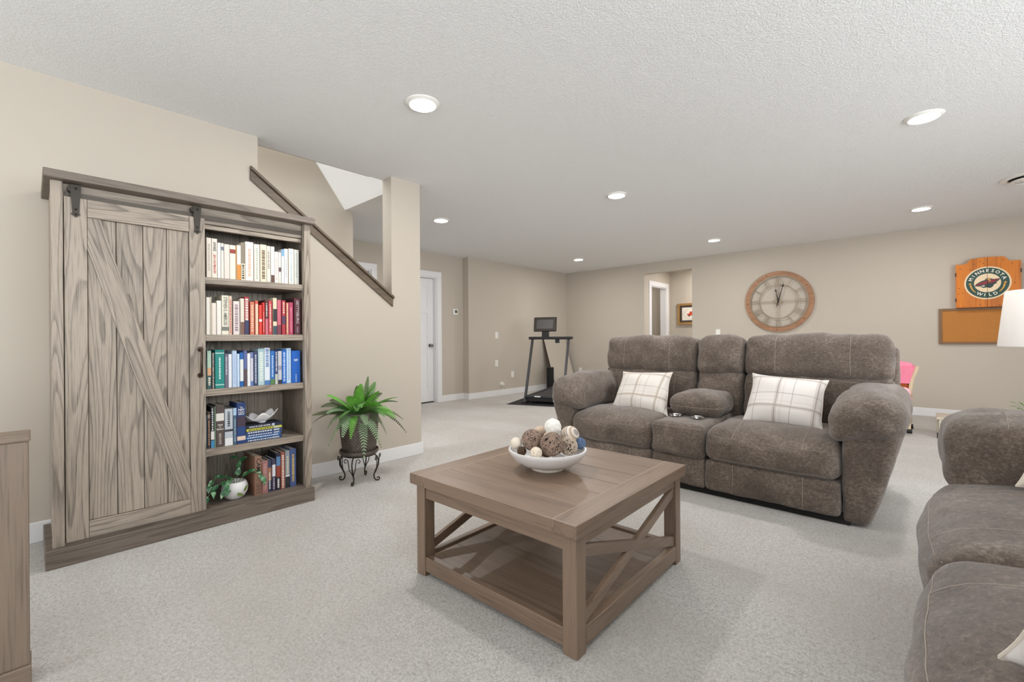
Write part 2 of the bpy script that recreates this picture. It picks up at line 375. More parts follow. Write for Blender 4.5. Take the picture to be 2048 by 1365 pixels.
# door casings and doors
def casing(name, X, y0, y1, sgn, top=2.05, d=.12, wd=.09):
    t = thing(name, (X, (y0+y1)/2, 0), kind='structure')
    a, b = (X, X+.018) if sgn > 0 else (X-.018, X)
    for (c0, c1) in ((y0-wd, y0), (y1, y1+wd)): MB().box(a, b, c0, c1, 0, top).build('casing_side', M['trim'], t, bev=.004)
    MB().box(a, b, y0-wd, y1+wd, top, top+wd).build('casing_head', M['trim'], t, bev=.004)
    j0, j1 = (X-d, X) if sgn > 0 else (X, X+d)
    mb = MB().box(j0, j1, y0, y0+.016, 0, top).box(j0, j1, y1-.016, y1, 0, top).box(j0, j1, y0+.016, y1-.016, top-.016, top)
    mb.build('jamb', M['trim'], t)
    return t
def door(name, X, y0, y1, knob):
    t = thing(name, (X, (y0+y1)/2, 0), kind='structure')
    a, b = y0+.02, y1-.02; st = .115
    x0, x1 = X-.105, X-.07
    mb = MB().box(x0, x1, a, a+st, .02, 2.03).box(x0, x1, b-st, b, .02, 2.03)
    for z0, z1 in ((.02, .24), (1.46, 1.58), (1.90, 2.03)): mb.box(x0, x1, a+st, b-st, z0, z1)
    c = (a+b)/2; mb.box(x0, x1, c-.05, c+.05, .24, 1.46)
    mb.build('door_slab', M['trim'], t, bev=.003)
    for (q0, q1, z0, z1) in ((a+st, b-st, 1.58, 1.90), (a+st, c-.05, .24, 1.46), (c+.05, b-st, .24, 1.46)):
        MB().box(x0+.004, x1-.014, q0, q1, z0, z1).build('door_panel', M['trim'], t)
    MB().cyl((x1, knob, .935), (x1+.012, knob, .935), .03, 20).cyl((x1+.012, knob, .935), (x1+.04, knob, .935), .010, 12).sphere((x1+.058, knob, .935), .027).build('door_knob', M['nickel'], t, smooth=True)
    MB().box(x0, x1, a, b, .002, .018).build('door_sweep', M['black'], t)
    return t
casing('trim_1', FX2, D1[0], D1[1], 1); door('door_1', FX2, D1[0], D1[1], D1[1]-.09)
casing('trim_2', FX2, D2[0], D2[1], 1); door('door_2', FX2, D2[0], D2[1], D2[1]-.09)
casing('trim_3', OX0, HD[0], HD[1], 1)

# stair cap rail
t = thing('stair_cap_rail', (WX, 1.58, 1.385), 'dark stained sloping wooden cap and fascia along the stair opening', 'stair rail')
def zc(y): return 2.223-.738*(y-1.026)
mb = MB()
mb.prism([(1.077, zc(1.077)-.022), (2.124, zc(2.124)-.022), (2.124, zc(2.124)), (1.077, zc(1.077))], 0, -3.555, WX)
mb.prism([(1.026, zc(1.026)-.022), (2.132, zc(2.132)-.022), (2.132, zc(2.132)), (1.026, zc(1.026))], 0, WX, WX+.034)
RAILW = wood('rail_wood', lin((66, 55, 45)), lin((112, 97, 80)), 1, ring=5, size=6, stretch=.1, mixw=.3)
mb.build('cap_board', RAILW, t, bev=.003)
mb = MB().prism([(1.026, zc(1.026)-.092), (2.128, zc(2.128)-.092), (2.128, zc(2.128)-.024), (1.026, zc(1.026)-.024)], 0, WX, WX+.016)
mb.build('fascia_board', RAILW, t, bev=.003)

# recessed downlights
LIGHTS = [(-2.207, 1.60, 'nearest round ceiling downlight, above the open carpet by the bookcase'), (-.03, 3.908, 'round ceiling downlight above the right end of the reclining loveseat'),
          (-2.251, 3.928, 'round ceiling downlight in the middle of the ceiling, left of the loveseat'), (-4.21, 3.30, 'round ceiling downlight just beyond the beige pillar'),
          (-2.281, 6.716, 'round ceiling downlight in front of the wall clock'), (-.078, 6.689, 'round ceiling downlight near the back wall beside the round vent'),
          (-4.577, 6.65, 'farthest round ceiling downlight, above the treadmill corner')]
def downlight(x, y, z, label, watts):
    t = thing('ceiling_downlight', (x, y, z), label, 'ceiling light', 'recessed ceiling downlights')
    MB().lathe([(.070, -.004), (.078, -.014), (.098, -.004), (.100, 0), (.070, 0)], (x, y, z), 40, close=False).build('trim_ring', M['white'], t, smooth=True)
    MB().lathe([(.001, -.0075), (.073, -.0065), (.073, -.002), (.001, -.002)], (x, y, z), 40).build('lens', M['glow'], t, smooth=True)
    l = bpy.data.lights.new('downlight_lamp', 'AREA'); l.shape = 'DISK'; l.size = .14; l.energy = watts; l.color = (1, .975, .945)
    o = bpy.data.objects.new('downlight_lamp', l); put(o, t, Matrix.Translation((x, y, z-.012)))
for x, y, lb in LIGHTS: downlight(x, y, HT, lb, LAMP_W[0 if y < 2.5 else 1 if y < 5 else 2])
downlight(-2.95, 8.55, HT, 'unseen round ceiling downlight added to light the hall behind the back wall opening', 17)  # out-of-view fixture, added to brighten the hall
downlight(-4.75, 8.35, HT, 'unseen round ceiling downlight added to light the room beyond the hall door', 3)  # another added fixture out of view, lights the room past the hall
# round ceiling vent
t = thing('ceiling_vent', (.66, 6.05, HT), 'round white ceiling air vent with dark ring slots', 'vent')
MB().lathe([(.20, -.001), (.20, -.006), (.155, -.012), (.15, -.002)], (.66, 6.05, HT), 40, close=False).build('outer_flange', M['white'], t, smooth=True)
MB().lathe([(.15, -.003), (.02, -.003)], (.66, 6.05, HT), 40, close=False).build('dark_opening', M['shadowgap'], t)
for r0 in (.125, .095, .06):
    MB().lathe([(r0, -.02), (r0+.012, -.026), (r0-.016, -.034), (r0-.018, -.03)], (.66, 6.05, HT), 40, close=False).build('vent_ring', M['white'], t, smooth=True)
MB().lathe([(.045, -.036), (.001, -.038)], (.66, 6.05, HT), 32, close=False).build('centre_disc', M['white'], t, smooth=True)

# ------------------------------------------------------------------ text and 2d print helpers
def text_mesh(txt, size, bold=False):
    cu = bpy.data.curves.new('lettering', 'FONT'); cu.body = txt; cu.size = size; cu.align_x = 'CENTER'; cu.align_y = 'CENTER'; cu.resolution_u = 2
    if bold: cu.offset = size*.018
    o = bpy.data.objects.new('lettering_curve', cu); COL.objects.link(o)
    dg = bpy.context.evaluated_depsgraph_get(); ev = o.evaluated_get(dg); me = ev.to_mesh()
    v = [tuple(p.co) for p in me.vertices]; f = [tuple(p.vertices) for p in me.polygons]
    ev.to_mesh_clear(); bpy.data.objects.remove(o); bpy.data.curves.remove(cu)
    return v, f
def lettering(txt, size, M4, mat, parent, fit=None, bold=False, name='lettering'):
    v, f = text_mesh(txt, size, bold)
    if not v: return None
    xs = [p[0] for p in v]; wd = max(xs)-min(xs); k = 1
    if fit and wd > 0: k = fit/wd
    return MB().add([M4 @ Vector((p[0]*k, p[1], p[2])) for p in v], f).build(name, mat, parent)
def frame4(o, x, y):
    x = Vector(x); y = Vector(y); z = x.cross(y)
    return Matrix(((x.x, y.x, z.x, o[0]), (x.y, y.y, z.y, o[1]), (x.z, y.z, z.z, o[2]), (0, 0, 0, 1)))
def ordinal(i):
    return ['first', 'second', 'third', 'fourth', 'fifth', 'sixth', 'seventh', 'eighth', 'ninth', 'tenth', 'eleventh', 'twelfth', 'thirteenth', 'fourteenth',
            'fifteenth', 'sixteenth', 'seventeenth', 'eighteenth', 'nineteenth', 'twentieth', 'twenty-first', 'twenty-second'][i]

# ------------------------------------------------------------------ bookcase with sliding barn door
CY0, CY1 = .046, 1.252
bc = thing('bookcase', (-3.16, .65, 0), 'tall grey oak bookcase with a sliding barn door and open book shelves', 'bookcase')
for y0, y1 in ((.070, .090), (1.222, 1.241)): boxo('side_panel', OAK[2], (-3.378, -2.985, y0, y1, .085, 1.782), bc)
for y0, y1 in ((.066, .107), (1.204, 1.245)): boxo('corner_post', OAK[2], (-2.985, -2.945, y0, y1, .085, 1.782), bc, bev=.003)
boxo('back_panel', OAK[2], (-3.388, -3.378, .070, 1.241, .085, 1.782), bc)
boxo('divider_panel', OAKD[2], (-3.378, -2.985, .625, .643, .085, 1.70), bc)
boxo('plinth', OAKD[1], (-3.386, -2.918, .042, 1.252, 0, .086), bc, bev=.004)
boxo('bottom_board', OAKD[1], (-3.378, -2.955, .107, 1.204, .086, .098), bc)
boxo('crown_board', OAKD[1], (-3.39, -2.898, .042, 1.258, 1.782, 1.820), bc, bev=.004)
boxo('header_board', OAK[1], (-3.0, -2.985, .107, 1.204, 1.695, 1.782), bc, bev=.002)
boxo('header_lip', OAK[1], (-3.012, -2.99, .643, 1.204, 1.668, 1.692), bc, bev=.002)
SHZ = [1.393, 1.071, .762, .424]
for z in SHZ: boxo('shelf', OAK[1], (-3.378, -2.962, .643, 1.2035, z-.037, z), bc, bev=.002)
boxo('track_rail', M['iron_rail'], (-2.985, -2.978, .112, 1.200, 1.716, 1.742), bc, bev=.001)
dr = thing('door', (-2.96, .387, .1), parent=bc)
DX0, DX1 = -2.975, -2.950
DZ0, DZ1 = .096, 1.716
boxo('stile', OAK[2], (DX0, DX1, .110, .189, DZ0, DZ1), dr, bev=.002)
boxo('stile', OAK[2], (DX0, DX1, .594, .666, DZ0, DZ1), dr, bev=.002)
boxo('rail', OAK[1], (DX0, DX1, .190, .593, 1.630, DZ1), dr, bev=.002)
boxo('rail', OAK[1], (DX0, DX1, .190, .593, DZ0, .176), dr, bev=.002)
pe = [.190, .294, .3985, .4955, .593]
for i in range(4): boxo('plank', OAK[2], (DX0+.002, DX1-.010, pe[i]+.001, pe[i+1]-.001, .177, 1.629), dr, bev=.003)
# diagonal brace from top left to bottom right, cut flush at the frame
bA, bB = Vector((.190, 1.629)), Vector((.593, .177))
poly = [(.190, 1.629), (.190, 1.475), (.552, .177), (.593, .177), (.593, .330), (.236, 1.629)]
mb = MB().prism(poly, 0, DX0+.010, DX1-.0005)
br = mb.build('brace', None, dr, bev=.002)
def brace_mat():
    mm = OAK[2].copy(); mm.name = 'grey_oak_brace'
    for nd in mm.node_tree.nodes:
        if nd.type == 'MAPPING': nd.vector_type = 'TEXTURE'; sc = tuple(nd.inputs['Scale'].default_value); nd.inputs['Scale'].default_value = tuple(1/v for v in sc); nd.inputs['Rotation'].default_value = (math.atan2(.40, 1.45), 0, 0)
    return mm
br.data.materials.append(brace_mat())
for yc in (.150, .630):
    mb = MB().prism([(yc-.019, 1.775), (yc-.012, 1.645), (yc-.017, 1.636), (yc, 1.622), (yc+.017, 1.636), (yc+.012, 1.645), (yc+.019, 1.775)], 0, -2.950, -2.945)
    mb.cyl((-2.978, yc-.012, 1.757), (-2.950, yc-.012, 1.757), .017, 20)
    for z in (1.757, 1.66, 1.636): mb.sphere((-2.945, yc, z), .0055, 10, 6)
    mb.build('hanger_strap', M['iron'], dr, smooth=True)
mb = MB()
hp = [(-2.950, .640, .845), (-2.925, .640, .845), (-2.918, .640, .860), (-2.918, .640, .975), (-2.925, .640, .990), (-2.950, .640, .990)]
mb.tube(hp, .0058, 10)
for z in (.845, .990): mb.cyl((-2.951, .640, z), (-2.945, .640, z), .014, 16)
mb.build('handle', M['bronze'], dr, smooth=True)

# ------------------------------------------------------------------ books
XS = -3.0
def book(label, group, y0, wd, zb, h, cover, depth=.15, x1=XS, bands=(), title=None, marks=None, lean=0, paper=True):
    """upright book, spine towards +X"""
    t = thing('book', (x1-depth/2, y0+wd/2, zb), label, 'book', group)
    th = min(.0025, wd*.18); g = .0006; y1 = y0+wd-g; y0 = y0+g
    mb = MB().box(x1-th, x1, y0, y1, zb, zb+h).box(x1-depth, x1-th, y0, y0+th, zb, zb+h).box(x1-depth, x1-th, y1-th, y1, zb, zb+h)
    mb.build('cover', solid(cover), t, bev=min(.0015, wd*.1))
    MB().box(x1-depth+.004, x1-th, y0+th, y1-th, zb+.003, zb+h-.004).build('pages', M['page'], t)
    e = x1+.0004
    for (a, b, col) in bands:
        MB().box(x1-.0002, e, y0+.0004, y1-.0004, zb+h*a, zb+h*b).build('spine_band', solid(col), t)
    if marks:
        col, a, b, fr = marks; mb = MB(); z = zb+h*b; rr = random.Random(int(y0*1e4)); c = (y0+y1)/2; hw = wd*fr/2
        while z > zb+h*a:
            L = rr.uniform(.004, .011)
            mb.box(e-.0003, e+.0003, c-hw, c+hw, z-L, z); z -= L+rr.uniform(.002, .005)
        mb.build('spine_print', solid(col), t)
    for tt in (title or []):
        txt, col, zc_, ln, sz, vert = tt
        if vert: F = frame4((e+.0005, (y0+y1)/2, zb+h*zc_), (0, 0, -1), (0, 1, 0))
        else: F = frame4((e+.0005, (y0+y1)/2, zb+h*zc_), (0, 1, 0), (0, 0, 1))
        lettering(txt, sz, F, solid(col), t, fit=ln, bold=True, name='spine_lettering')
    return t
K = (40, 36, 34); Wt = (240, 238, 234); RD = (196, 58, 40)
def shelf_row(shelf, zb, rows, group):
    for i, r in enumerate(rows):
        y0, wd, zt, cover, desc = r[:5]; kw = r[5] if len(r) > 5 else {}
        book(f'{desc}, {ordinal(i)} from the barn door, {shelf} shelf', group, y0, wd, zb, zt-zb, cover, **kw)
mk = lambda col, a=.2, b=.85, fr=.45: dict(marks=(col, a, b, fr))
shelf_row('top', SHZ[0], [
 (.684, .024, 1.622, (228, 218, 203), 'cream hardback book', mk((190, 180, 168))),
 (.709, .028, 1.621, (231, 223, 210), 'cream book with black and red title', dict(title=[('AWAKE', K, .80, .052, .020, 1), ('JEN HATMAKER', RD, .36, .11, .016, 1)])),
 (.738, .016, 1.601, (240, 236, 230), 'thin white paperback'),
 (.755, .015, 1.601, (228, 222, 212), 'thin pale grey book with a dark dot', dict(bands=[(.80, .90, (120, 124, 136))])),
 (.771, .028, 1.598, (224, 216, 205), 'plain ivory hardback'),
 (.800, .030, 1.597, (242, 232, 210), 'ivory book with a small red-brown square', dict(bands=[(.76, .88, (150, 62, 46))])),
 (.831, .005, 1.599, (214, 170, 110), 'very thin tan booklet'),
 (.837, .021, 1.601, (236, 230, 222), 'white book with an orange lower half', dict(bands=[(.0, .45, (222, 142, 58))])),
 (.859, .021, 1.620, (232, 222, 196), 'book with grey-brown top and cream bottom', dict(bands=[(.45, 1, (142, 128, 112))], marks=(K, .06, .42, .5))),
 (.881, .045, 1.630, (236, 229, 217), 'thick white book with faint pink title', mk((222, 178, 158), .15, .82, .35)),
 (.929, .031, 1.622, (234, 228, 212), 'ivory book with pale green title', mk((186, 192, 178), .1, .9, .35)),
 (.963, .036, 1.625, (233, 221, 194), 'buff book with large brown lettering', mk((112, 90, 66), .1, .85, .5)),
 (1.000, .022, 1.621, (224, 216, 204), 'pale beige book with a small script', mk((160, 150, 140), .4, .85, .4)),
 (1.024, .021, 1.621, (238, 234, 228), 'white book with a dark brown foot', dict(bands=[(0, .22, (98, 70, 58))])),
 (1.046, .022, 1.591, (240, 234, 226), 'short white paperback', mk((216, 190, 176), .1, .8, .3)),
 (1.069, .015, 1.590, (236, 224, 212), 'short thin cream book with a brown spot', dict(bands=[(.38, .52, (96, 72, 70))])),
 (1.086, .016, 1.612, (228, 232, 232), 'white book with a blue top', dict(bands=[(.80, 1, (120, 170, 206))])),
 (1.103, .022, 1.618, (238, 236, 232), 'white hardback with a fine grey title', mk((176, 176, 176), .2, .7, .3)),
 (1.129, .033, 1.623, (230, 224, 210), 'cream book with a pale blue stripe', dict(marks=((176, 196, 206), .05, .95, .3))),
 (1.164, .029, 1.621, (220, 220, 210), 'pale grey-green book at the end of the row', mk((186, 190, 184), .2, .9, .4)),
], 'white and cream books on the top shelf')
shelf_row('second', SHZ[1], [
 (.681, .019, 1.283, (238, 232, 220), 'off-white book', {}),
 (.701, .006, 1.286, (224, 214, 190), 'very thin cream pamphlet'),
 (.708, .022, 1.252, (236, 226, 214), 'short ivory book'),
 (.732, .023, 1.267, (238, 232, 224), 'plain white book'),
 (.757, .036, 1.299, (228, 222, 204), 'tall cream book with a large grey title', dict(title=[('STEPHEN E. AMBROSE', (112, 110, 100), .60, .165, .026, 1)], bands=[(.10, .20, (120, 124, 116))])),
 (.794, .015, 1.298, (226, 200, 180), 'tall thin cream and red book', mk((196, 90, 80), .05, .9, .35)),
 (.816, .033, 1.269, (226, 214, 210), 'pale mauve book with grey title', mk((150, 130, 136), .15, .9, .5)),
 (.853, .021, 1.287, (222, 214, 198), 'cream book with a brown lower part', dict(bands=[(0, .35, (124, 92, 80))])),
 (.875, .024, 1.298, (168, 42, 48), 'red book with white title and navy foot', dict(bands=[(0, .38, (52, 58, 92))], marks=((236, 220, 212), .42, .95, .62))),
 (.905, .024, 1.270, (206, 120, 92), 'salmon book', mk((232, 190, 160), .1, .9, .5)),
 (.933, .017, 1.278, (212, 92, 76), 'coral book with a cream edge', dict(bands=[(.0, .9, (232, 196, 168))])),
 (.954, .017, 1.253, (222, 66, 48), 'short bright red book with a white dot', dict(bands=[(.44, .52, (240, 230, 220))])),
 (.974, .013, 1.269, (206, 52, 50), 'thin red book', mk((234, 150, 140), .1, .7, .4)),
 (.989, .017, 1.286, (92, 44, 46), 'dark maroon book with a pink foot', dict(bands=[(0, .46, (208, 112, 126))], marks=((220, 210, 206), .55, .9, .4))),
 (1.008, .021, 1.282, (194, 66, 72), 'rose red book with white lettering', mk((232, 206, 196), .1, .9, .35)),
 (1.034, .023, 1.301, (226, 210, 180), 'tall cream book with a black label', dict(bands=[(0, .24, (60, 78, 92)), (.36, .70, (48, 46, 52))])),
 (1.059, .023, 1.290, (200, 102, 118), 'dusty pink book', dict(bands=[(0, .28, (122, 58, 74))])),
 (1.087, .021, 1.288, (178, 52, 64), 'crimson book with a dark blotch', dict(bands=[(.3, .55, (82, 62, 92))], marks=((236, 210, 190), .6, .95, .4))),
 (1.113, .014, 1.276, (214, 130, 108), 'thin orange-pink book', mk((240, 214, 180), .05, .95, .4)),
 (1.129, .026, 1.278, (176, 62, 96), 'magenta book', mk((210, 130, 140), .1, .85, .35)),
 (1.162, .040, 1.309, (92, 44, 54), 'wide dark maroon book with silver title', dict(title=[('GETTYSBURG', (206, 196, 194), .62, .150, .022, 1)], marks=((150, 130, 136), .06, .22, .3))),
], 'white and red books on the second shelf')
shelf_row('third', SHZ[2], [
 (.676, .007, .936, (40, 66, 66), 'thin dark teal book'),
 (.684, .020, .980, (178, 204, 184), 'pale green and orange paperback', dict(bands=[(.35, .55, (220, 170, 130)), (0, .35, (62, 92, 92))], marks=((232, 226, 206), .1, .3, .5))),
 (.705, .016, .969, (36, 36, 40), 'black spiral bound notebook', dict(marks=((200, 196, 186), .02, .98, .35))),
 (.722, .047, .984, (24, 138, 130), 'wide teal hardback with white title', dict(bands=[(.90, .92, (220, 236, 232)), (.08, .10, (220, 236, 232))], marks=((226, 238, 236), .28, .80, .16))),
 (.770, .018, .960, (108, 104, 122), 'slate purple book', mk((196, 192, 204), .4, .9, .4)),
 (.789, .018, .957, (226, 230, 236), 'short white book'),
 (.809, .024, .977, (188, 206, 232), 'pale blue hardback', mk((170, 190, 220), .1, .9, .5)),
 (.834, .013, .958, (196, 218, 240), 'thin pale blue book'),
 (.848, .020, .965, (26, 98, 170), 'bright blue book with a white middle', dict(bands=[(.16, .80, (226, 230, 226))])),
 (.869, .018, .976, (92, 104, 160), 'violet blue book with a brown foot', dict(bands=[(0, .48, (94, 74, 76))])),
 (.888, .017, .958, (232, 232, 234), 'plain white paperback'),
 (.906, .015, .965, (206, 206, 218), 'pale lilac book', dict(bands=[(.0, .14, (92, 126, 186)), (.82, 1, (110, 124, 176))])),
 (.922, .024, .970, (52, 64, 100), 'navy book with small white title', mk((206, 212, 224), .06, .9, .3)),
 (.947, .035, .985, (176, 204, 208), 'wide pale aqua book with white lettering', mk((226, 230, 220), .1, .9, .5)),
 (.983, .032, .990, (222, 230, 238), 'tall white book with blue scribbles', dict(bands=[(0, .12, (82, 124, 180))], marks=((110, 138, 184), .5, .97, .55))),
 (1.016, .026, .972, (44, 112, 186), 'blue book with a green foot', dict(bands=[(0, .16, (92, 132, 82))], marks=((196, 214, 236), .25, .85, .3))),
 (1.043, .017, .973, (48, 64, 112), 'narrow navy book', dict(bands=[(0, .3, (196, 196, 186))], marks=((208, 208, 214), .4, .95, .4))),
 (1.061, .023, .969, (196, 196, 202), 'grey book with a dark band', dict(bands=[(.0, .12, (48, 52, 70)), (.42, .55, (150, 152, 170))])),
 (1.085, .027, .976, (30, 102, 190), 'cobalt book with white script', mk((190, 210, 240), .1, .92, .4)),
 (1.112, .028, .985, (186, 212, 238), 'tall pale blue book with grey title', mk((150, 176, 206), .1, .95, .3)),
 (1.143, .055, .969, (22, 96, 190), 'wide royal blue book', dict(title=[('NIV', (236, 240, 246), .70, .026, .022, 0)], marks=((170, 200, 236), .06, .26, .12))),
], 'blue books on the third shelf')
shelf_row('fourth', SHZ[3], [
 (.676, .006, .613, (30, 70, 92), 'sliver of a navy book'),
 (.683, .015, .633, (70, 56, 50), 'dark brown book with pale title', dict(bands=[(.82, .92, (150, 130, 118))], marks=((196, 150, 110), .1, .75, .35))),
 (.699, .018, .662, (30, 30, 34), 'black book with a white and blue picture', dict(bands=[(.20, .40, (230, 226, 220)), (0, .18, (70, 140, 186))], marks=((226, 226, 226), .45, .95, .35))),
 (.718, .005, .660, (140, 170, 140), 'thin green booklet'),
 (.724, .042, .665, (84, 72, 68), 'wide brown hardback with a portrait', dict(bands=[(.62, .80, (226, 222, 214))], title=[('TEAM', Wt, .52, .024, .012, 0), ('OF', Wt, .47, .010, .009, 0), ('RIVALS', Wt, .42, .034, .012, 0)], marks=((170, 160, 150), .1, .32, .3))),
 (.768, .042, .638, (186, 194, 202), 'wide silver grey book with black streaks', dict(bands=[(.38, .44, (52, 52, 56)), (0, .2, (230, 232, 232))], marks=((70, 70, 76), .55, .92, .3))),
 (.811, .019, .639, (70, 96, 120), 'grey-blue book with a pale top', dict(bands=[(.80, 1, (170, 196, 220))], marks=((170, 186, 200), .1, .7, .3))),
 (.831, .046, .667, (32, 62, 118), 'thick navy hardback with silver title', dict(title=[('The', Wt, .885, .016, .010, 0), ('NIV', Wt, .825, .032, .018, 0), ('STUDY', Wt, .765, .032, .011, 0), ('BIBLE', Wt, .720, .030, .011, 0)], bands=[(.42, .66, (66, 50, 66)), (.08, .18, (226, 200, 180))])),
], 'standing books on the fourth shelf')
# stack of lying books on the fourth shelf
z = SHZ[3]
stack = [(.878, .205, .016, (36, 66, 112), 'navy blue', 0), (.876, .200, .014, (60, 110, 170), 'mid blue', 0), (.880, .203, .014, (52, 78, 126), 'slate blue', 0),
         (.879, .205, .018, (56, 72, 110), 'dark blue', 0), (.882, .200, .014, (206, 200, 70), 'yellow-green', 0), (.878, .208, .019, (26, 34, 58), 'black', 1)]
names = ['bottom book', 'second book from the bottom', 'third book from the bottom', 'fourth book from the bottom', 'fifth book from the bottom', 'topmost book']
for (y0, L, hh, col, dn, ti), nm in zip(stack, names):
    t = thing('book', (-3.06, y0+L/2, z), f'{dn} book lying flat, {nm} under the white shell', 'book', 'lying books in the stack on the fourth shelf')
    x1 = -3.0+random.uniform(-.006, .004); dp = .14
    MB().box(x1-.002, x1, y0, y0+L, z+.0003, z+hh).box(x1-dp, x1-.002, y0, y0+L, z+.0003, z+.002).box(x1-dp, x1-.002, y0, y0+L, z+hh-.002, z+hh).build('cover', solid(col), t)
    MB().box(x1-dp+.003, x1-.002, y0+.003, y0+L-.003, z+.002, z+hh-.002).build('pages', M['page'], t)
    if ti:
        lettering('HOLE IN OUR GOSPEL', .012, frame4((x1+.0008, y0+L*.38, z+hh*.5), (0, 1, 0), (0, 0, 1)), solid(Wt), t, fit=.12, bold=True, name='spine_lettering')
        MB().lathe([(.001, 0), (.009, 0), (.009, .001), (.001, .001)], (0, 0, 0), 20).build('emblem_disc', solid((180, 190, 210)), t).matrix_basis = WM[t.name].inverted() @ frame4((x1+.0003, y0+L*.74, z+hh*.5), (0, 1, 0), (0, 0, 1))
    else:
        mb = MB(); q = y0+.012
        while q < y0+L*.72:
            wd = random.uniform(.005, .013); mb.box(x1-.0002, x1+.0005, q, q+wd, z+hh*.3, z+hh*.68); q += wd+.004
        mb.build('spine_print', solid((226, 230, 236)) if dn != 'yellow-green' else solid((60, 64, 40)), t)
        MB().box(x1-.0002, x1+.0006, y0+L*.76, y0+L*.92, z+hh*.25, z+hh*.75).build('spine_band', solid((190, 200, 214)), t)
    z += hh+.0006
# shell
t = thing('clam_shell', (-3.06, .982, z), 'white wavy clam shell dish on top of the lying book stack', 'shell')
mb = MB(); NU, NV = 64, 9; v = []; f = []
for j in range(NV+1):
    s_ = j/NV
    for i in range(NU):
        a = 2*PI*i/NU; wv = math.cos(5*a+.6)
        rx = .050*s_*(1+.10*s_*wv); ry = .088*s_*(1+.08*s_*wv)
        zz = .006+.046*s_**2+.016*s_**2*wv+.014*s_*s_*math.sin(a)
        v.append((-3.06+rx*math.cos(a), .985+ry*math.sin(a), z+zz))
for j in range(NV):
    for i in range(NU): f.append((j*NU+i, j*NU+(i+1) % NU, (j+1)*NU+(i+1) % NU, (j+1)*NU+i))
o = mb.add(v, f).build('dish', M['bowl'], t, smooth=True, angle=80); q = o.modifiers.new('thick', 'SOLIDIFY'); q.thickness = .004; q.offset = 0
MB().lathe([(.018, 0), (.024, .004), (.022, .009)], (-3.06, .985, z+.0005), 24).build('foot', M['bowl'], t, smooth=True)
z5 = .098
shelf_row('bottom', z5, [
 (.921, .038, .333, (150, 112, 92), 'wide tan-brown book with black title', dict(title=[('CAMP', K, .74, .098, .034, 1)], marks=((112, 84, 70), .06, .3, .7), depth=.20, x1=-2.985)),
 (.962, .034, .298, (156, 110, 106), 'dusty rose book', dict(marks=((186, 140, 132), .1, .9, .5), x1=-2.99)),
 (.998, .021, .297, (62, 70, 96), 'navy and brown paperback', dict(bands=[(.35, .75, (170, 120, 96))], marks=((226, 220, 214), .1, .6, .35))),
 (1.022, .021, .297, (70, 66, 92), 'dark purple book with a white label', dict(bands=[(.45, .82, (220, 216, 220))], marks=((180, 170, 180), .05, .4, .4))),
 (1.046, .026, .329, (40, 40, 56), 'black book with a red middle', dict(bands=[(.35, .65, (150, 66, 52)), (.65, .9, (90, 130, 170))], marks=((224, 220, 216), .08, .3, .4))),
 (1.074, .025, .329, (160, 92, 72), 'rust brown book with pale title', mk((226, 214, 204), .05, .92, .45)),
 (1.101, .027, .333, (150, 156, 168), 'grey book with a black foot', dict(bands=[(0, .30, (40, 38, 44)), (.30, .34, (230, 228, 224))], marks=((210, 200, 160), .4, .85, .35))),
 (1.130, .037, .339, (72, 92, 142), 'blue-grey book with gold lettering', mk((206, 176, 90), .12, .85, .35)),
], 'books on the bottom shelf')

# potted vine on the bottom shelf
t = thing('potted_vine', (-3.04, .825, z5), 'white leaf-patterned pot with trailing variegated vine on the bottom shelf', 'potted plant')
pc = (-3.045, .830, z5)
MB().lathe([(.036, 0), (.052, .012), (.066, .038), (.070, .062), (.064, .088), (.056, .100), (.050, .100), (.056, .082), (.045, .075)], pc, 40, close=True).build('pot', M['bowl'], t, smooth=True)
def leaf(mb, base, d, up, L, wd, bend=.25, n=5):
    d = Vector(d).normalized(); s_ = d.cross(Vector(up)); s_ = s_.normalized() if s_.length > 1e-4 else d.orthogonal().normalized(); u = s_.cross(d)
    b = Vector(base); v = []; f = []
    for i in range(n+1):
        t_ = i/n; hw = wd/2*math.sin(PI*min(1, t_**.75))*(1-.12*t_)+.0004
        c = b+d*(L*t_)-u*(bend*L*t_*t_)
        v += [c-s_*hw+u*hw*.3, c, c+s_*hw+u*hw*.3]
    for i in range(n):
        k = 3*i; f += [(k, k+1, k+4, k+3), (k+1, k+2, k+5, k+4)]
    mb.add(v, f)
rr = random.Random(4)
vines = [[(0, 0, .09), (.03, -.06, .12), (.05, -.11, .105), (.06, -.15, .06)], [(0, 0, .09), (.02, -.05, .14), (.03, -.10, .15), (.045, -.14, .12)], [(0, .01, .09), (-.02, .02, .16), (-.02, .03, .21), (-.01, .02, .245)],
         [(0, .02, .09), (.03, .05, .15), (.055, .10, .14), (.065, .135, .115)], [(0, 0, .09), (.04, -.02, .13), (.06, -.05, .11), (.065, -.07, .08)]]
for vn in vines:
    pts = []
    P_ = [Vector(p)+Vector(pc) for p in vn]
    for i in range(25):
        s_ = i/24*(len(P_)-1); k = min(int(s_), len(P_)-2); pts.append(P_[k].lerp(P_[k+1], s_-k))
    MB().tube(pts, .0016, 5).build('vine_stem', M['stem'], t, smooth=True)
    for i in range(4, 25, 5):
        d = (pts[i]-pts[i-1]).normalized()+Vector((rr.uniform(.2, .9), rr.uniform(-.8, .8), rr.uniform(-.5, .5)))
        mb = MB(); leaf(mb, pts[i], d, (.7, 0, 1), rr.uniform(.045, .065), rr.uniform(.024, .034)); mb.build('leaf', M['vleaf'], t, smooth=True, angle=60)
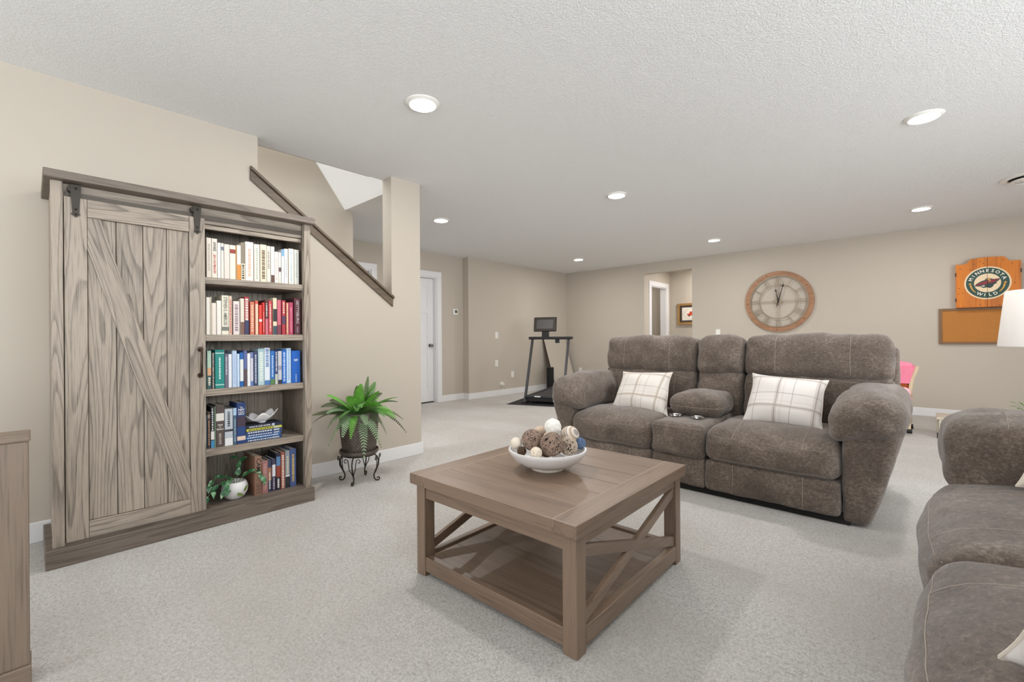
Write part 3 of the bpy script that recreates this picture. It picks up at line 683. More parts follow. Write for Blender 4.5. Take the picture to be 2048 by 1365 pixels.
for a, zz, rot in ((-.75, .055, .6), (.15, .032, -.5), (.62, .062, .8)):
    # raised leaf motifs on the pot
    r_ = .0705 if zz > .05 else .067
    c = Vector((pc[0]+r_*math.cos(a), pc[1]+r_*math.sin(a), pc[2]+zz)); nx = Vector((math.cos(a), math.sin(a), 0)); tx = Vector((-math.sin(a), math.cos(a), 0))
    d = tx*math.cos(rot)+Vector((0, 0, 1))*math.sin(rot); e_ = nx.cross(d); pl = []
    for i in range(16):
        q = 2*PI*i/16; pl.append(c+d*(.020*math.cos(q))+e_*(.0085*math.sin(q))*(1-.3*math.cos(q))+nx*.002)
    MB().add([tuple(p) for p in pl], [tuple(range(16))]).build('leaf_motif', solid((110, 132, 62)), t)

# ------------------------------------------------------------------ low wooden console at the left edge
t = thing('wooden_console', (-2.06, -.42, 0), 'low brown wooden furniture panel cut off by the left edge of the picture', 'console')
cx1 = -2.0
boxo('front_panel', CON[2], (cx1-.085, cx1, -.84, -.004, .06, .735), t, bev=.003)
boxo('top_board', CON[1], (cx1-.105, cx1+.006, -.86, .0, .735, .757), t, bev=.004)
boxo('bottom_rail', CON[1], (cx1-.09, cx1+.008, -.85, -.001, 0, .060), t, bev=.003)

# ------------------------------------------------------------------ fern on a scrolled iron stand
PX, PY = -3.085, 1.650
st = thing('plant_stand', (PX, PY, 0), 'dark iron plant stand with four scrolled legs', 'plant stand')
mb = MB(); mb.lathe([(.10, .196), (.118, .193), (.118, .201), (.10, .201)], (PX, PY, 0), 40, close=False); mb.build('top_ring', M['iron'], st, smooth=True)
def scroll(c, r, a0, turns, n=14, k=.55):
    return [(c[0]+(r*(1-k*i/n))*math.cos(a0+turns*2*PI*i/n), c[1]+(r*(1-k*i/n))*math.sin(a0+turns*2*PI*i/n)) for i in range(n+1)]
for q in range(4):
    a = q*PI/2+.72; d = (math.cos(a), math.sin(a)); e_ = (-d[1], d[0])
    prof = [(.085, .190), (.110, .196), (.132, .180), (.142, .150), (.138, .115), (.120, .075), (.108, .045), (.110, .020), (.122, .006), (.140, .005), (.150, .016), (.146, .028), (.136, .026), (.134, .018)]
    mb = MB(); mb.tube([(PX+d[0]*r, PY+d[1]*r, z) for r, z in prof], .0050, 8)
    mb.build('leg', M['iron'], st, smooth=True, angle=60)
    for sg in (-1, 1):
        pr = [(0, .060), (.008*sg, .085), (.022*sg, .115), (.025*sg, .150), (.032*sg, .185), (.050*sg, .190), (.058*sg, .175), (.050*sg, .163), (.042*sg, .170)]
        mb = MB(); mb.tube([(PX+d[0]*(.118+.02*min(1, max(0, (z-.06)/.06)))+e_[0]*s_, PY+d[1]*(.118+.02*min(1, max(0, (z-.06)/.06)))+e_[1]*s_, z) for s_, z in pr], .0034, 6)
        mb.build('scroll', M['iron'], st, smooth=True, angle=60)
fp = thing('potted_fern', (PX, PY, .202), 'green boston fern in a woven dark pewter planter', 'potted plant')
MB().lathe([(.10, .202), (.130, .205), (.138, .216), (.138, .234), (.132, .234), (.128, .220), (.06, .216)], (PX, PY, 0), 48).build('saucer', M['pot'], fp, smooth=True)
prof = []
for i in range(57):
    u = i/56; prof.append((.112+.022*u+.006*math.sin(u*PI), .218+.285*u))
prof += [(.134, .506), (.126, .506), (.122, .48), (.02, .47)]
def weave(a, z, r):
    if z < .225 or z > .49 or r < .11: return 0
    k = (z-.218)/.285*22
    return .0034*math.cos(32*a+(PI if int(k) % 2 else 0))*abs(math.sin(PI*k))+.0014*abs(math.sin(PI*k))
MB().lathe(prof, (PX, PY, 0), 180, mod=weave).build('planter', M['pot'], fp, smooth=True, angle=70)
rr = random.Random(11)
def frond(az, el, L, droop, wmax, mat, base=(0, 0, .475), twist=0):
    mb = MB(); n = 24; h = Vector((math.cos(az), math.sin(az), 0)); sd = Vector((-h.y, h.x, 0)); P0 = Vector((PX, PY, 0))+Vector(base)
    def P(t_): return P0+h*(L*t_*math.cos(el))+Vector((0, 0, 1))*(L*t_*math.sin(el)-droop*L*t_**2.2)
    mb.tube([P(i/12) for i in range(13)], [.0022*(1-.7*i/12) for i in range(13)], 4)
    for i in range(1, n+1):
        t_ = .10+.90*i/n; p = P(t_); tg = (P(min(1, t_+.02))-P(t_-.02)).normalized()
        up = (tg.cross(sd)).normalized()
        w_ = wmax*(math.sin(PI*(.16+.80*(t_-.10)/.90))**.8)+.002
        s2 = (sd*math.cos(twist)+up*math.sin(twist)).normalized()
        for sg in (-1, 1):
            wd = L/n*.43; d_ = (s2*sg+tg*.42-Vector((0, 0, 1))*.16).normalized(); q = p+tg*(sg*wd*.3)
            mb.add([q-tg*wd*.75, q+tg*wd*.75, q+d_*w_*.55+tg*wd*.95, q+d_*w_, q+d_*w_*.55-tg*wd*.75], [(0, 1, 2, 3, 4)])
    mb.build('frond', mat, fp)
spec = [  # azimuth (deg, world), elevation, length, droop, half width, shade
 (70, 82, .30, .05, .040, 1), (100, 60, .30, .10, .040, 1), (-10, 70, .29, .12, .042, 0), (-65, 55, .28, .25, .045, 0), (150, 62, .30, .2, .04, 3),
 (-95, 42, .36, .42, .036, 3), (-80, 50, .37, .28, .04, 0), (-110, 30, .36, .55, .034, 3), (-70, 22, .30, .85, .036, 2), (-42, 30, .30, .80, .040, 2), (-30, 18, .30, 1.1, .040, 2), (0, 25, .30, .95, .042, 2),
 (15, 40, .32, .60, .040, 1), (40, 45, .36, .32, .040, 0), (52, 30, .38, .60, .034, 3), (62, 40, .38, .40, .036, 1), (80, 20, .36, .80, .034, 3), (30, 60, .30, .25, .042, 0), (-45, 75, .26, .15, .042, 0),
 (75, 55, .33, .35, .038, 3), (50, 64, .33, .22, .040, 0), (-25, 48, .30, .5, .042, 1), (110, 40, .30, .5, .034, 3), (-120, 55, .30, .4, .036, 3), (20, 15, .24, 1.1, .034, 3), (-55, 40, .30, .55, .042, 1)]
for az, el, L, dp, wm, c in spec:
    h = math.cos(R(az)); reach = L*math.cos(R(el))
    if PX+h*reach < WX+.03: L *= max(.35, (PX-WX-.03)/(-h*reach))
    frond(R(az+rr.uniform(-6, 6)), R(el), L, dp, wm*1.08, FERN[c], (rr.uniform(-.03, .03), rr.uniform(-.03, .03), .475), rr.choice((-1, 1))*rr.uniform(.1, .8))
for az, L, el in ((-88, .24, 30), (-66, .22, 24), (-44, .25, 18), (-12, .20, 26), (14, .23, 20), (44, .24, 30)):
    a_ = R(az+rr.uniform(-5, 5)); frond(a_, R(el), L*.82, rr.uniform(.6, 1.0), rr.uniform(.034, .042), FERN[rr.choice((2, 2, 1, 0, 3))], (.075*math.cos(a_), .075*math.sin(a_), .492), rr.choice((-1, 1))*rr.uniform(.0, .5))
for i in range(16):
    az = -30+rr.uniform(-95, 125); el = rr.uniform(25, 70); L = rr.uniform(.24, .34)
    if PX+math.cos(R(az))*L*math.cos(R(el)) < WX+.03: L *= .6
    frond(R(az), R(el), L, rr.uniform(.25, .75), rr.uniform(.032, .044), FERN[rr.choice((0, 0, 1, 1, 2, 3))], (rr.uniform(-.05, .05), rr.uniform(-.05, .05), .475), rr.choice((-1, 1))*rr.uniform(.2, .9))

# ------------------------------------------------------------------ coffee table
TR = R(1.4)
ct = thing('coffee_table', (-1.265, 1.610, 0), 'square brown wooden coffee table with crossed side braces and lower shelf', 'table', rz=TR)
hw, hd, lg, TZ = .421, .432, .056, .445
def ctb(name, mat, b, bev=.003): return boxo(name, mat, b, ct, ct, bev)
for sx in (-1, 1):
    for sy in (-1, 1):
        x0 = -hw if sx < 0 else hw-lg; y0 = -hd if sy < 0 else hd-lg
        ctb('leg', TBL[2], (x0, x0+lg, y0, y0+lg, 0, TZ-.048))
ow, od, eb = .440, .455, .098
for sx in (-1, 1):
    x0 = -ow if sx < 0 else ow-eb
    ctb('end_board', TBL[1], (x0, x0+eb-.0015, -od, od, TZ-.046, TZ))
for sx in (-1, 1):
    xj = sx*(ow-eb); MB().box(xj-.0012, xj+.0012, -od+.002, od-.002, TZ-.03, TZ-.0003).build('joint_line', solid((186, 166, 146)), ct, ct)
nb = 6; bw = 2*od/nb
for i in range(nb): ctb('top_plank', TBL[0], (-ow+eb+.001, ow-eb-.001, -od+i*bw+.0006, -od+(i+1)*bw-.0006, TZ-.046, TZ-.0006), .0018)
for sy in (-1, 1):
    y0 = -hd+.006 if sy < 0 else hd-.030
    ctb('apron', TBL[0], (-hw+lg, hw-lg, y0, y0+.024, TZ-.105, TZ-.047))
    ctb('lower_rail', TBL[0], (-hw+lg, hw-lg, y0-.002, y0+.030, .022, .085))
for sx in (-1, 1):
    x0 = -hw+.006 if sx < 0 else hw-.030
    ctb('apron', TBL[1], (x0, x0+.024, -hd+lg, hd-lg, TZ-.090, TZ-.047))
    ctb('lower_rail', TBL[1], (x0-.002, x0+.030, -hd+lg, hd-lg, .022, .085))
    xc = x0+.012
    for sg in (-1, 1):
        a = Vector((xc, -sg*(hd-lg), .088)); b = Vector((xc, sg*(hd-lg), TZ-.092)); d = (b-a).normalized(); nrm = Vector((0, -d.z, d.y))*.023*(1 if d.y > 0 else 1)
        th = .010 if sg < 0 else .0095
        # plank cut to vertical ends
        ya, yb = a.y, b.y
        def zl(y): return a.z+(b.z-a.z)*(y-a.y)/(b.y-a.y)
        vw = .027/abs(d.y)
        pl = [(ya, max(.085, zl(ya)-vw+.02)), (yb, zl(yb)-vw-.012), (yb, min(TZ-.09, zl(yb)+vw-.02)), (ya, zl(ya)+vw+.012)]
        if ya > yb: pl = pl[::-1]
        MB().prism(pl, 0, xc-th, xc+th).build('brace', TBL[1], ct, ct, bev=.002)
nb = 5; y0, y1 = -hd+.034, hd-.034; bw = (y1-y0)/nb
for i in range(nb): ctb('shelf_plank', TBL[0], (-hw+.036, hw-.036, y0+i*bw+.0004, y0+(i+1)*bw-.0004, .050, .074), .0012)

# bowl of decorative balls
BC = Vector((-1.276, 1.598, TZ))
bo = thing('decor_bowl', BC, 'shallow white footed bowl of decorative balls on the coffee table', 'bowl')
MB().lathe([(.070, .012), (.115, .026), (.150, .048), (.172, .078), (.1765, .088), (.1755, .094), (.168, .094), (.164, .082), (.142, .055), (.105, .034), (.04, .024), (.002, .023)], BC, 64).build('dish', M['bowl'], bo, smooth=True)
MB().lathe([(.068, 0), (.072, .004), (.070, .016), (.060, .016)], BC, 96, mod=lambda a, z, r: .0022*abs(math.sin(16*a)) if r > .065 else 0).build('foot', M['cream'], bo, smooth=True)
rr = random.Random(5)
def twigball(c, r, mat, core, label, n=105, tr=.00115):
    t = thing('twig_ball', Vector(c)-Vector((0, 0, r)), label, 'decorative ball', 'decorative balls in the bowl')
    MB().sphere(c, r*.74, 16, 10).build('core', core, t, smooth=True)
    mb = MB()
    for i in range(n):
        ax = Vector((rr.gauss(0, 1), rr.gauss(0, 1), rr.gauss(0, 1))).normalized(); u = ax.orthogonal().normalized(); v_ = ax.cross(u)
        off = rr.uniform(-.55, .55); q = math.sqrt(1-off*off); k = rr.uniform(.93, 1.0)*r; ph = rr.uniform(0, 6.28); sp = rr.uniform(1.8, 4.5)
        mb.tube([Vector(c)+(ax*off+u*(q*math.cos(ph+sp*j/16))+v_*(q*math.sin(ph+sp*j/16)))*k for j in range(17)], tr, 4)
    o = mb.build('woven_twigs', mat, t); o['kind'] = 'stuff'
    return t
def ball(name, c, r, mat, label, fn=None, sc=(1, 1, 1)):
    o = MB().sphere(c, r, 32, 20, sc, fn).build(name, mat, None, smooth=True, angle=80)
    return tag(o, label, 'decorative ball', 'decorative balls in the bowl')
b_ = lambda x, y, z: BC+Vector((x, y, z))
ball('flaky_ball', b_(.006, .033, .184), .0385, M['whiteball'], 'large white flaky ball on top of the pile in the bowl', lambda d: 1+.05*math.sin(9*d[0]+3)*math.sin(8*d[2]+d[1]*3)+.03*math.sin(19*d[1]+6*d[2]))
twigball(b_(-.051, -.048, .132), .0475, M['twig'], M['darkcore'], 'brown twig ball at the left of the bowl')
twigball(b_(.046, -.025, .122), .0530, M['twig'], M['darkcore'], 'large brown twig ball at the front middle of the bowl')
twigball(b_(.082, .046, .108), .0420, M['twigl'], M['darkcore'], 'pale twig ball right of the large brown one', 90)
ball('striped_ball', b_(.039, .118, .137), .0440, M['stripe'], 'cream ball with tan and grey stripes at the back right')
twigball(b_(.091, .126, .107), .0260, M['bluew'], M['blued'], 'small blue twine ball on the right rim of the bowl', 70, .0013)
ball('flaky_ball', b_(-.104, -.097, .117), .0260, M['creamball'], 'small cream ball on the left rim of the bowl', lambda d: 1+.02*math.sin(14*d[0])*math.sin(13*d[2]))
ball('speckled_ball', b_(.027, -.112, .097), .0260, M['speckle'], 'small speckled ball at the front rim of the bowl')
ball('smooth_ball', b_(-.076, .039, .150), .0285, M['peach'], 'peach coloured ball behind the left twig ball')
ball('smooth_ball', b_(-.060, .085, .150), .0270, M['creamball'], 'tan cream ball half hidden behind the white flaky ball')
twigball(b_(-.060, -.108, .090), .0205, M['twigd'], M['darkcore'], 'small dark seed ball at the front left of the bowl', 50, .0013)
ball('speckled_ball', b_(.006, -.004, .146), .0200, M['speckle'], 'small speckled ball between the two brown twig balls')
ball('filler_ball', b_(-.02, .02, .085), .040, M['twigd'], 'dark ball at the bottom of the pile in the bowl')
ball('filler_ball', b_(-.09, .03, .090), .035, M['twigd'], 'dark ball under the peach ball at the back left of the bowl')

# ------------------------------------------------------------------ reclining sofas
def soft(name, c, h, r, parent, frame, bulge=(0, 0, 0), fn=None, rot=None, n=20, mat=None, st=(), wr=.004, seed=0, sub='stitching', tub=.0012):
    """rounded, bulged cushion; st = stitch polylines given on the surface of the unit cube"""
    h = np.array(h, float); c = np.array(c, float); B = np.array(bulge, float); RM = np.array(rot.to_3x3()) if rot is not None else np.eye(3)
    ph = np.random.RandomState(seed+int(abs(c[0]*1000+c[2]*77))).rand(8)*6.28
    def ev(P):
        P = np.asarray(P, float); q = P*h; inn = np.clip(q, -(h-r), h-r); d = q-inn; L = np.linalg.norm(d, axis=1, keepdims=True); L[L < 1e-9] = 1
        p = inn+r*d/L; u = p/h
        w_ = [np.clip(1-u[:, i]**2, 0, 1) for i in range(3)]
        o = p.copy()
        o[:, 0] += B[0]*np.sign(u[:, 0])*np.abs(u[:, 0])*w_[1]*w_[2]
        o[:, 1] += B[1]*np.sign(u[:, 1])*np.abs(u[:, 1])*w_[0]*w_[2]
        o[:, 2] += B[2]*np.sign(u[:, 2])*np.abs(u[:, 2])*w_[0]*w_[1]
        if wr:
            s_ = np.sin(o[:, 0]*19+ph[0]+2*np.sin(o[:, 2]*11+ph[1]))*np.sin(o[:, 2]*23+ph[2]+o[:, 1]*15)+.6*np.sin(o[:, 0]*41+o[:, 2]*37+ph[3])*np.sin(o[:, 1]*33+ph[4])
            nn = u/np.maximum(np.linalg.norm(u, axis=1, keepdims=True), 1e-6); o += nn*(wr*s_)[:, None]
        if fn is not None: o = fn(o, u, h)
        return o @ RM.T+c
    k = int(n); g = np.sin(np.linspace(-1, 1, k+1)*PI/2*.96)/math.sin(PI/2*.96)
    V = []; F = []; idx = {}
    def vid(p):
        key = tuple(np.round(p, 6))
        if key not in idx: idx[key] = len(V); V.append(p)
        return idx[key]
    for ax in range(3):
        for sg in (-1, 1):
            o1, o2 = [(1, 2), (2, 0), (0, 1)][ax]
            G = [[None]*(k+1) for _ in range(k+1)]
            for i in range(k+1):
                for j in range(k+1):
                    p = np.zeros(3); p[ax] = sg; p[o1] = g[i]; p[o2] = g[j]; G[i][j] = vid(p)
            for i in range(k):
                for j in range(k):
                    q = (G[i][j], G[i+1][j], G[i+1][j+1], G[i][j+1]); F.append(q if sg > 0 else q[::-1])
    P = ev(np.array(V)); mb = MB(); mb.v = [tuple(p) for p in P]; mb.f = F
    o = mb.build(name, mat or M['sofa'], parent, frame, smooth=True, angle=75)
    if st:
        for pl in st:
            mb = MB(); pts = []
            for a, b in zip(pl[:-1], pl[1:]):
                for i in range(13): pts.append([a[q]+(b[q]-a[q])*i/12 for q in range(3)])
            pp = ev(np.array(pts)*1.0); cc = ev(np.zeros((1, 3))+1e-6)[0]
            nm = np.array(pts); nm = np.sign(nm)*(np.abs(nm) > .999); nm = nm/np.maximum(np.linalg.norm(nm, axis=1, keepdims=True), 1e-6)
            pp = pp+(nm @ RM.T)*.0008
            mb.tube([tuple(x) for x in pp], tub, 5)
            mb.build(sub, M['stitch'], o, frame, smooth=True)
    return o
def seat(root, x0, x1, yf, seed, top=.455, depth=.66):
    c = (x0+x1)/2; hx = (x1-x0)/2-.003
    def fn(o, u, h):
        front = np.clip(-u[:, 1], 0, 1); o[:, 2] += -.030*np.clip(u[:, 2], 0, 1)*np.clip(front-.3, 0, 1)**2*2
        o[:, 1] += .035*front*np.clip(u[:, 2]-.2, 0, 1)
        return o
    zt = .62; st = [[(-.96, -1, zt), (.96, -1, zt)], [(-.97, -1, -.86), (.97, -1, -.86)], [(-.52, -1, zt), (-.52, -1, 1), (-.52, .5, 1)], [(.52, -1, zt), (.52, -1, 1), (.52, .5, 1)]]
    return soft('seat_cushion', (c, yf+depth/2, (.232+top)/2), (hx, depth/2, (top-.232)/2), .058, root, root, (.006, .034, .026), fn, n=26, st=st, seed=seed)
def footrest(root, x0, x1, yf, seed):
    c = (x0+x1)/2; hx = (x1-x0)/2-.004
    return soft('footrest_panel', (c, yf+.075, .137), (hx+.002, .06, .099), .024, root, root, (0, .020, 0), n=18, st=[[(-.52, -1, -.95), (-.52, -1, .95)], [(.52, -1, -.95), (.52, -1, .95)]], seed=seed)
def back(root, x0, x1, seed, yb=.30, wide=True):
    c = (x0+x1)/2; hx = (x1-x0)/2-.003; rot = Matrix.Rotation(R(-11), 4, 'X')
    def fn(o, u, h):
        o[:, 2] += .016*np.clip(u[:, 2], 0, 1)*(1-u[:, 0]**2); return o
    st = [[(-.5, -1, -.9), (-.5, -1, 1), (-.5, .6, 1)], [(.5, -1, -.9), (.5, -1, 1), (.5, .6, 1)]] if wide else []
    soft('headrest_cushion', (c, yb-.005, .880), (hx, .110, .150), .062, root, root, (.004, .036, .010), fn, rot, n=22, st=st, seed=seed, wr=.006)
    st2 = [[(-.94, -1, .55), (-.55, -1, .70), (0, -1, .76), (.55, -1, .70), (.94, -1, .55)]] if wide else []
    if wide: st2 += [[(-.62, -1, -.9), (-.62, -1, .66)], [(.62, -1, -.9), (.62, -1, .66)]]
    soft('back_cushion', (c, yb-.035, .575), (hx-.002, .105, .195), .05, root, root, (.003, .034, 0), None, rot, n=20, st=st2, seed=seed+3, wr=.006)
def arm(root, side, xi, xo, yf, yb, seed, droop=.055, rp=.095):
    c = (xi+xo)/2; hx = abs(xo-xi)/2
    def fn(o, u, h):
        t_ = np.clip((u[:, 2]+1)/2, 0, 1); s_ = np.clip(u[:, 0]*side, -1, 1)
        o[:, 0] -= side*(.5+.5*s_)*.145*(1-t_)**1.15
        o[:, 1] += .02*np.clip(-u[:, 1], 0, 1)*(1-t_)
        return o
    soft('arm_panel', (c, (yf+yb)/2+.01, .285), (hx, (yb-yf)/2-.01, .280), .045, root, root, (0, .006, 0), fn, n=18, seed=seed)
    pc = c-side*.03; ph = hx+.035
    def fn2(o, u, h):
        f = np.clip((-u[:, 1]-.25)/.75, 0, 1)
        o[:, 2] -= droop*f**2*np.clip((u[:, 2]+1)/2, .0, 1)
        o[:, 2] -= .055*np.clip(-u[:, 0]*side*-1, 0, 1)**2*0
        inner = np.clip(-u[:, 0]*side, 0, 1); o[:, 2] -= .050*inner**1.5*(1-.4*np.clip(u[:, 2], 0, 1))
        wr = .006*np.sin(u[:, 0]*7+u[:, 1]*9)*np.exp(-((u[:, 1]+.72)/.22)**2); o[:, 2] += wr
        return o
    st = [[(-.85*1, -.62, 1), (.85, -.62, 1)], [(.9*side, -.62, .9), (.9*side, -.95, -.2)], [(-.8*side, -1, -.6), (0, -1, .1), (.8*side, -1, .3)]]
    soft('arm_pad', (pc, (yf+yb)/2-.015, .600), (ph, (yb-yf)/2-.005, .125), rp, root, root, (.006, .012, .022), fn2, n=26, st=st[:1], seed=seed+1, wr=.006)

# loveseat facing the camera
lv = thing('reclining_loveseat', (-1.23, 3.50, 0), 'grey-brown suede reclining loveseat with a centre cup holder console', 'sofa')
YF = -.50
seat(lv, -.925, -.232, YF, 1); seat(lv, .134, .862, YF, 2)
footrest(lv, -.925, -.232, YF, 3); footrest(lv, .134, .862, YF, 4)
soft('console_lower_panel', (-.049, YF+.08, .137), (.182, .06, .099), .024, lv, lv, (0, .015, 0), seed=5)
soft('console_front', (-.049, YF+.235, .340), (.182, .235, .112), .040, lv, lv, (.002, .02, .006), n=20, seed=6, st=[[(-.95, -1, .80), (.95, -1, .80)]])
soft('console_body', (-.049, .18, .300), (.176, .25, .165), .03, lv, lv, seed=6, n=12)
soft('console_armrest', (-.049, .02, .535), (.185, .225, .075), .065, lv, lv, (.004, .015, .03), n=20, seed=8, st=[[(-1, -.9, -.1), (-.95, -1, -.1), (.95, -1, -.1), (1, -.9, -.1), (1, .8, -.1)]])
for x in (-.145, .012):
    mb = MB().lathe([(.030, .455), (.037, .474), (.046, .476), (.047, .466)], (0, 0, 0), 28, close=False)
    mb.v = [(p[0]+x, p[1]-.262, p[2]) for p in mb.v]; mb.build('cup_holder', M['chrome'], lv, lv, smooth=True)
    mb = MB().lathe([(.0005, .4675), (.0345, .4685)], (x, -.262, 0), 28, close=False); mb.build('cup_well', M['black'], lv, lv)
back(lv, -1.010, -.172, 11); back(lv, -.168, .182, 14, wide=False); back(lv, .186, 1.058, 17)
arm(lv, -1, -.925, -1.145, YF, .42, 21); arm(lv, 1, .865, 1.130, YF, .42, 24)
def shell_fn(o, u, h):
    o[:, 0] *= .90+.10*np.clip((u[:, 2]+1)/1.2, 0, 1); return o
soft('back_shell', (.02, .425, .53), (1.055, .055, .435), .04, lv, lv, (0, .01, 0), shell_fn, Matrix.Rotation(R(-6), 4, 'X'), n=20, seed=31)
boxo('base_frame', M['blackfab'], (-1.0, .90, YF+.045, .40, .004, .06), lv, lv)
boxo('seat_frame', M['sofa'], (-.96, .90, YF+.10, .38, .06, .37), lv, lv)

# sofa on the right, facing the bookcase
sf = thing('reclining_sofa', (.494, 1.64, 0), 'grey-brown suede reclining sofa in the right foreground', 'sofa', rz=R(-90))
for i, (a, b) in enumerate(((-.815, -.004), (.004, .79), (.798, 1.59))):
    seat(sf, a, b, YF, 41+i, top=.492, depth=.70); footrest(sf, a, b, YF, 44+i)
    back(sf, a-.03 if i == 0 else a, b+.03 if i == 2 else b, 47+3*i, yb=.34)
arm(sf, -1, -.80, -1.12, YF+.05, .45, 57, .012, .062); arm(sf, 1, 1.575, 1.895, YF+.05, .45, 60, .012, .062)
soft('back_shell', (.39, .47, .53), (1.45, .055, .435), .04, sf, sf, (0, .01, 0), None, Matrix.Rotation(R(-6), 4, 'X'), n=14, seed=63)
boxo('base_frame', M['blackfab'], (-.95, 1.75, YF+.045, .42, .004, .06), sf, sf)
boxo('seat_frame', M['sofa'], (-.90, 1.70, YF+.10, .40, .06, .40), sf, sf)

# throw pillows
def pillow(label, corners, th, mat, group=None, n=22):
    TL, TR_, BR, BL = [Vector(c) for c in corners]; ctr = (TL+TR_+BR+BL)/4
    ex = ((TR_-TL)+(BR-BL)).normalized(); ey = ((TL-BL)+(TR_-BR)); ey = (ey-ex*ey.dot(ex)).normalized(); ez = ex.cross(ey)
    F4 = frame4(ctr, ex, ey); inv = F4.inverted(); a, b, c, d = [inv @ p for p in (TL, TR_, BR, BL)]
    V = []; F = []; idx = {}
    for sg in (1, -1):
        for i in range(n+1):
            for j in range(n+1):
                rim = i in (0, n) or j in (0, n)
                if rim and (0, i, j) in idx: idx[(sg, i, j)] = idx[(0, i, j)]; continue
                u, v = math.sin((2*i/n-1)*PI/2), math.sin((2*j/n-1)*PI/2)
                pin = 1-.10*(1-u*u)*abs(v)**2+.012*math.sin(4*u+1)*abs(v); pin2 = 1-.09*(1-v*v)*abs(u)**2+.014*math.sin(5*v+2)*abs(u)
                s_, t_ = (u*pin2+1)/2, (v*pin+1)/2
                p = d*(1-s_)*(1-t_)+c*s_*(1-t_)+a*(1-s_)*t_+b*s_*t_
                hgt = th/2*(max(0, (1-u**4)*(1-v**4)))**.55*(.80+.2*(1-u*u)*(1-v*v))
                wv = .009*math.sin(4*u+3*v+sg)*math.sin(3*v-2*u)*(1-u*u)*(1-v*v)
                p = Vector((p.x, p.y, p.z+sg*(hgt+wv)))
                idx[(sg, i, j)] = len(V)
                if rim: idx[(0, i, j)] = len(V)
                V.append(p)
        for i in range(n):
            for j in range(n):
                q = (idx[(sg, i, j)], idx[(sg, i+1, j)], idx[(sg, i+1, j+1)], idx[(sg, i, j+1)]); F.append(q if sg > 0 else q[::-1])
    me = bpy.data.meshes.new('throw_pillow'); me.from_pydata([tuple(v) for v in V], [], F); me.materials.append(mat)
    me.polygons.foreach_set('use_smooth', [True]*len(me.polygons))
    o = bpy.data.objects.new('throw_pillow', me); put(o, None, F4); tag(o, label, 'pillow', group)
    rim = [(i, 0) for i in range(n)]+[(n, j) for j in range(n)]+[(i, n) for i in range(n, 0, -1)]+[(0, j) for j in range(n, 0, -1)]
    mb = MB().tube([F4 @ Vector(V[idx[(1, i, j)]]) for i, j in rim], .003, 6, closed=True); mb.build('piping', M['cream'], o, smooth=True)
    return o
pillow('tan and white plaid pillow on the left seat of the loveseat', [(-1.985, 3.565, .740), (-1.545, 3.565, .755), (-1.47, 3.305, .437), (-1.975, 3.325, .445)], .15, M['plaid'], 'plaid throw pillows')
pillow('white and grey plaid pillow on the right seat of the loveseat', [(-.945, 3.565, .775), (-.495, 3.565, .750), (-.487, 3.30, .452), (-.957, 3.32, .452)], .15, M['plaid2'], 'plaid throw pillows')
pillow('cream plaid pillow on the near seat of the right sofa', [(.135, .93, .83), (.54, .90, .86), (.50, 1.12, .53), (.078, 1.085, .505)], .15, M['plaid2'], 'plaid throw pillows')
pillow('cream ruffled pillow on the far seat of the right sofa', [(.27, 2.36, .83), (.66, 2.34, .86), (.62, 2.16, .52), (.205, 2.27, .525)], .14, M['cream'])

# ------------------------------------------------------------------ wall clock
KX, KZ, KR = -1.727, 1.585, .468
ck = thing('wall_clock', (KX, BY, KZ-KR), 'large round wall clock with wooden rim and open metal roman numerals', 'clock')
def ring(mb, r0, r1, y0, y1, n=96):
    v = []
    for i in range(n):
        a = 2*PI*i/n; c, s_ = math.cos(a), math.sin(a)
        v += [(KX+r0*c, y0, KZ+r0*s_), (KX+r1*c, y0, KZ+r1*s_), (KX+r1*c, y1, KZ+r1*s_), (KX+r0*c, y1, KZ+r0*s_)]
    f = []
    for i in range(n):
        j = (i+1) % n
        for k in range(4): f.append((4*i+k, 4*j+k, 4*j+(k+1) % 4, 4*i+(k+1) % 4))
    return mb.add(v, f)
for k in range(6):   # rim built of six curved segments
    mb = MB(); n = 18; v = []; a0 = k*PI/3+.2
    for i in range(n+1):
        a = a0+.002+(PI/3-.004)*i/n; c, s_ = math.cos(a), math.sin(a)
        v += [(KX+.398*c, BY-.034, KZ+.398*s_), (KX+KR*c, BY-.034, KZ+KR*s_), (KX+KR*c, BY-.004, KZ+KR*s_), (KX+.398*c, BY-.004, KZ+.398*s_)]
    f = [(0, 1, 2, 3), (4*n+3, 4*n+2, 4*n+1, 4*n)]
    for i in range(n):
        for q in range(4): f.append((4*i+q, 4*i+4+q, 4*i+4+(q+1) % 4, 4*i+(q+1) % 4))
    mb.add(v, f).build('rim_segment', CLK, ck)
for a in (.55, 1.95, 3.2, 3.52, 4.66, 5.6):
    MB().sphere((KX+.435*math.cos(a), BY-.034, KZ+.435*math.sin(a)), .007, 10, 6).build('knot', solid((70, 48, 34)), ck)
CM = plain('champagne_metal', lin((150, 134, 114)), .35, .6, var=.2)
ring(MB(), .388, .400, BY-.042, BY-.030).build('outer_ring', CM, ck)
ring(MB(), .258, .268, BY-.040, BY-.032).build('inner_ring', CM, ck)
def kp(r, a, off=0): # clock polar, a clockwise from twelve; off sideways
    c, s_ = math.cos(a), math.sin(a)
    return Vector((KX+r*s_+off*c, BY-.036, KZ+r*c-off*s_))
NUM = ['XII', 'I', 'II', 'III', 'IIII', 'V', 'VI', 'VII', 'VIII', 'IX', 'X', 'XI']
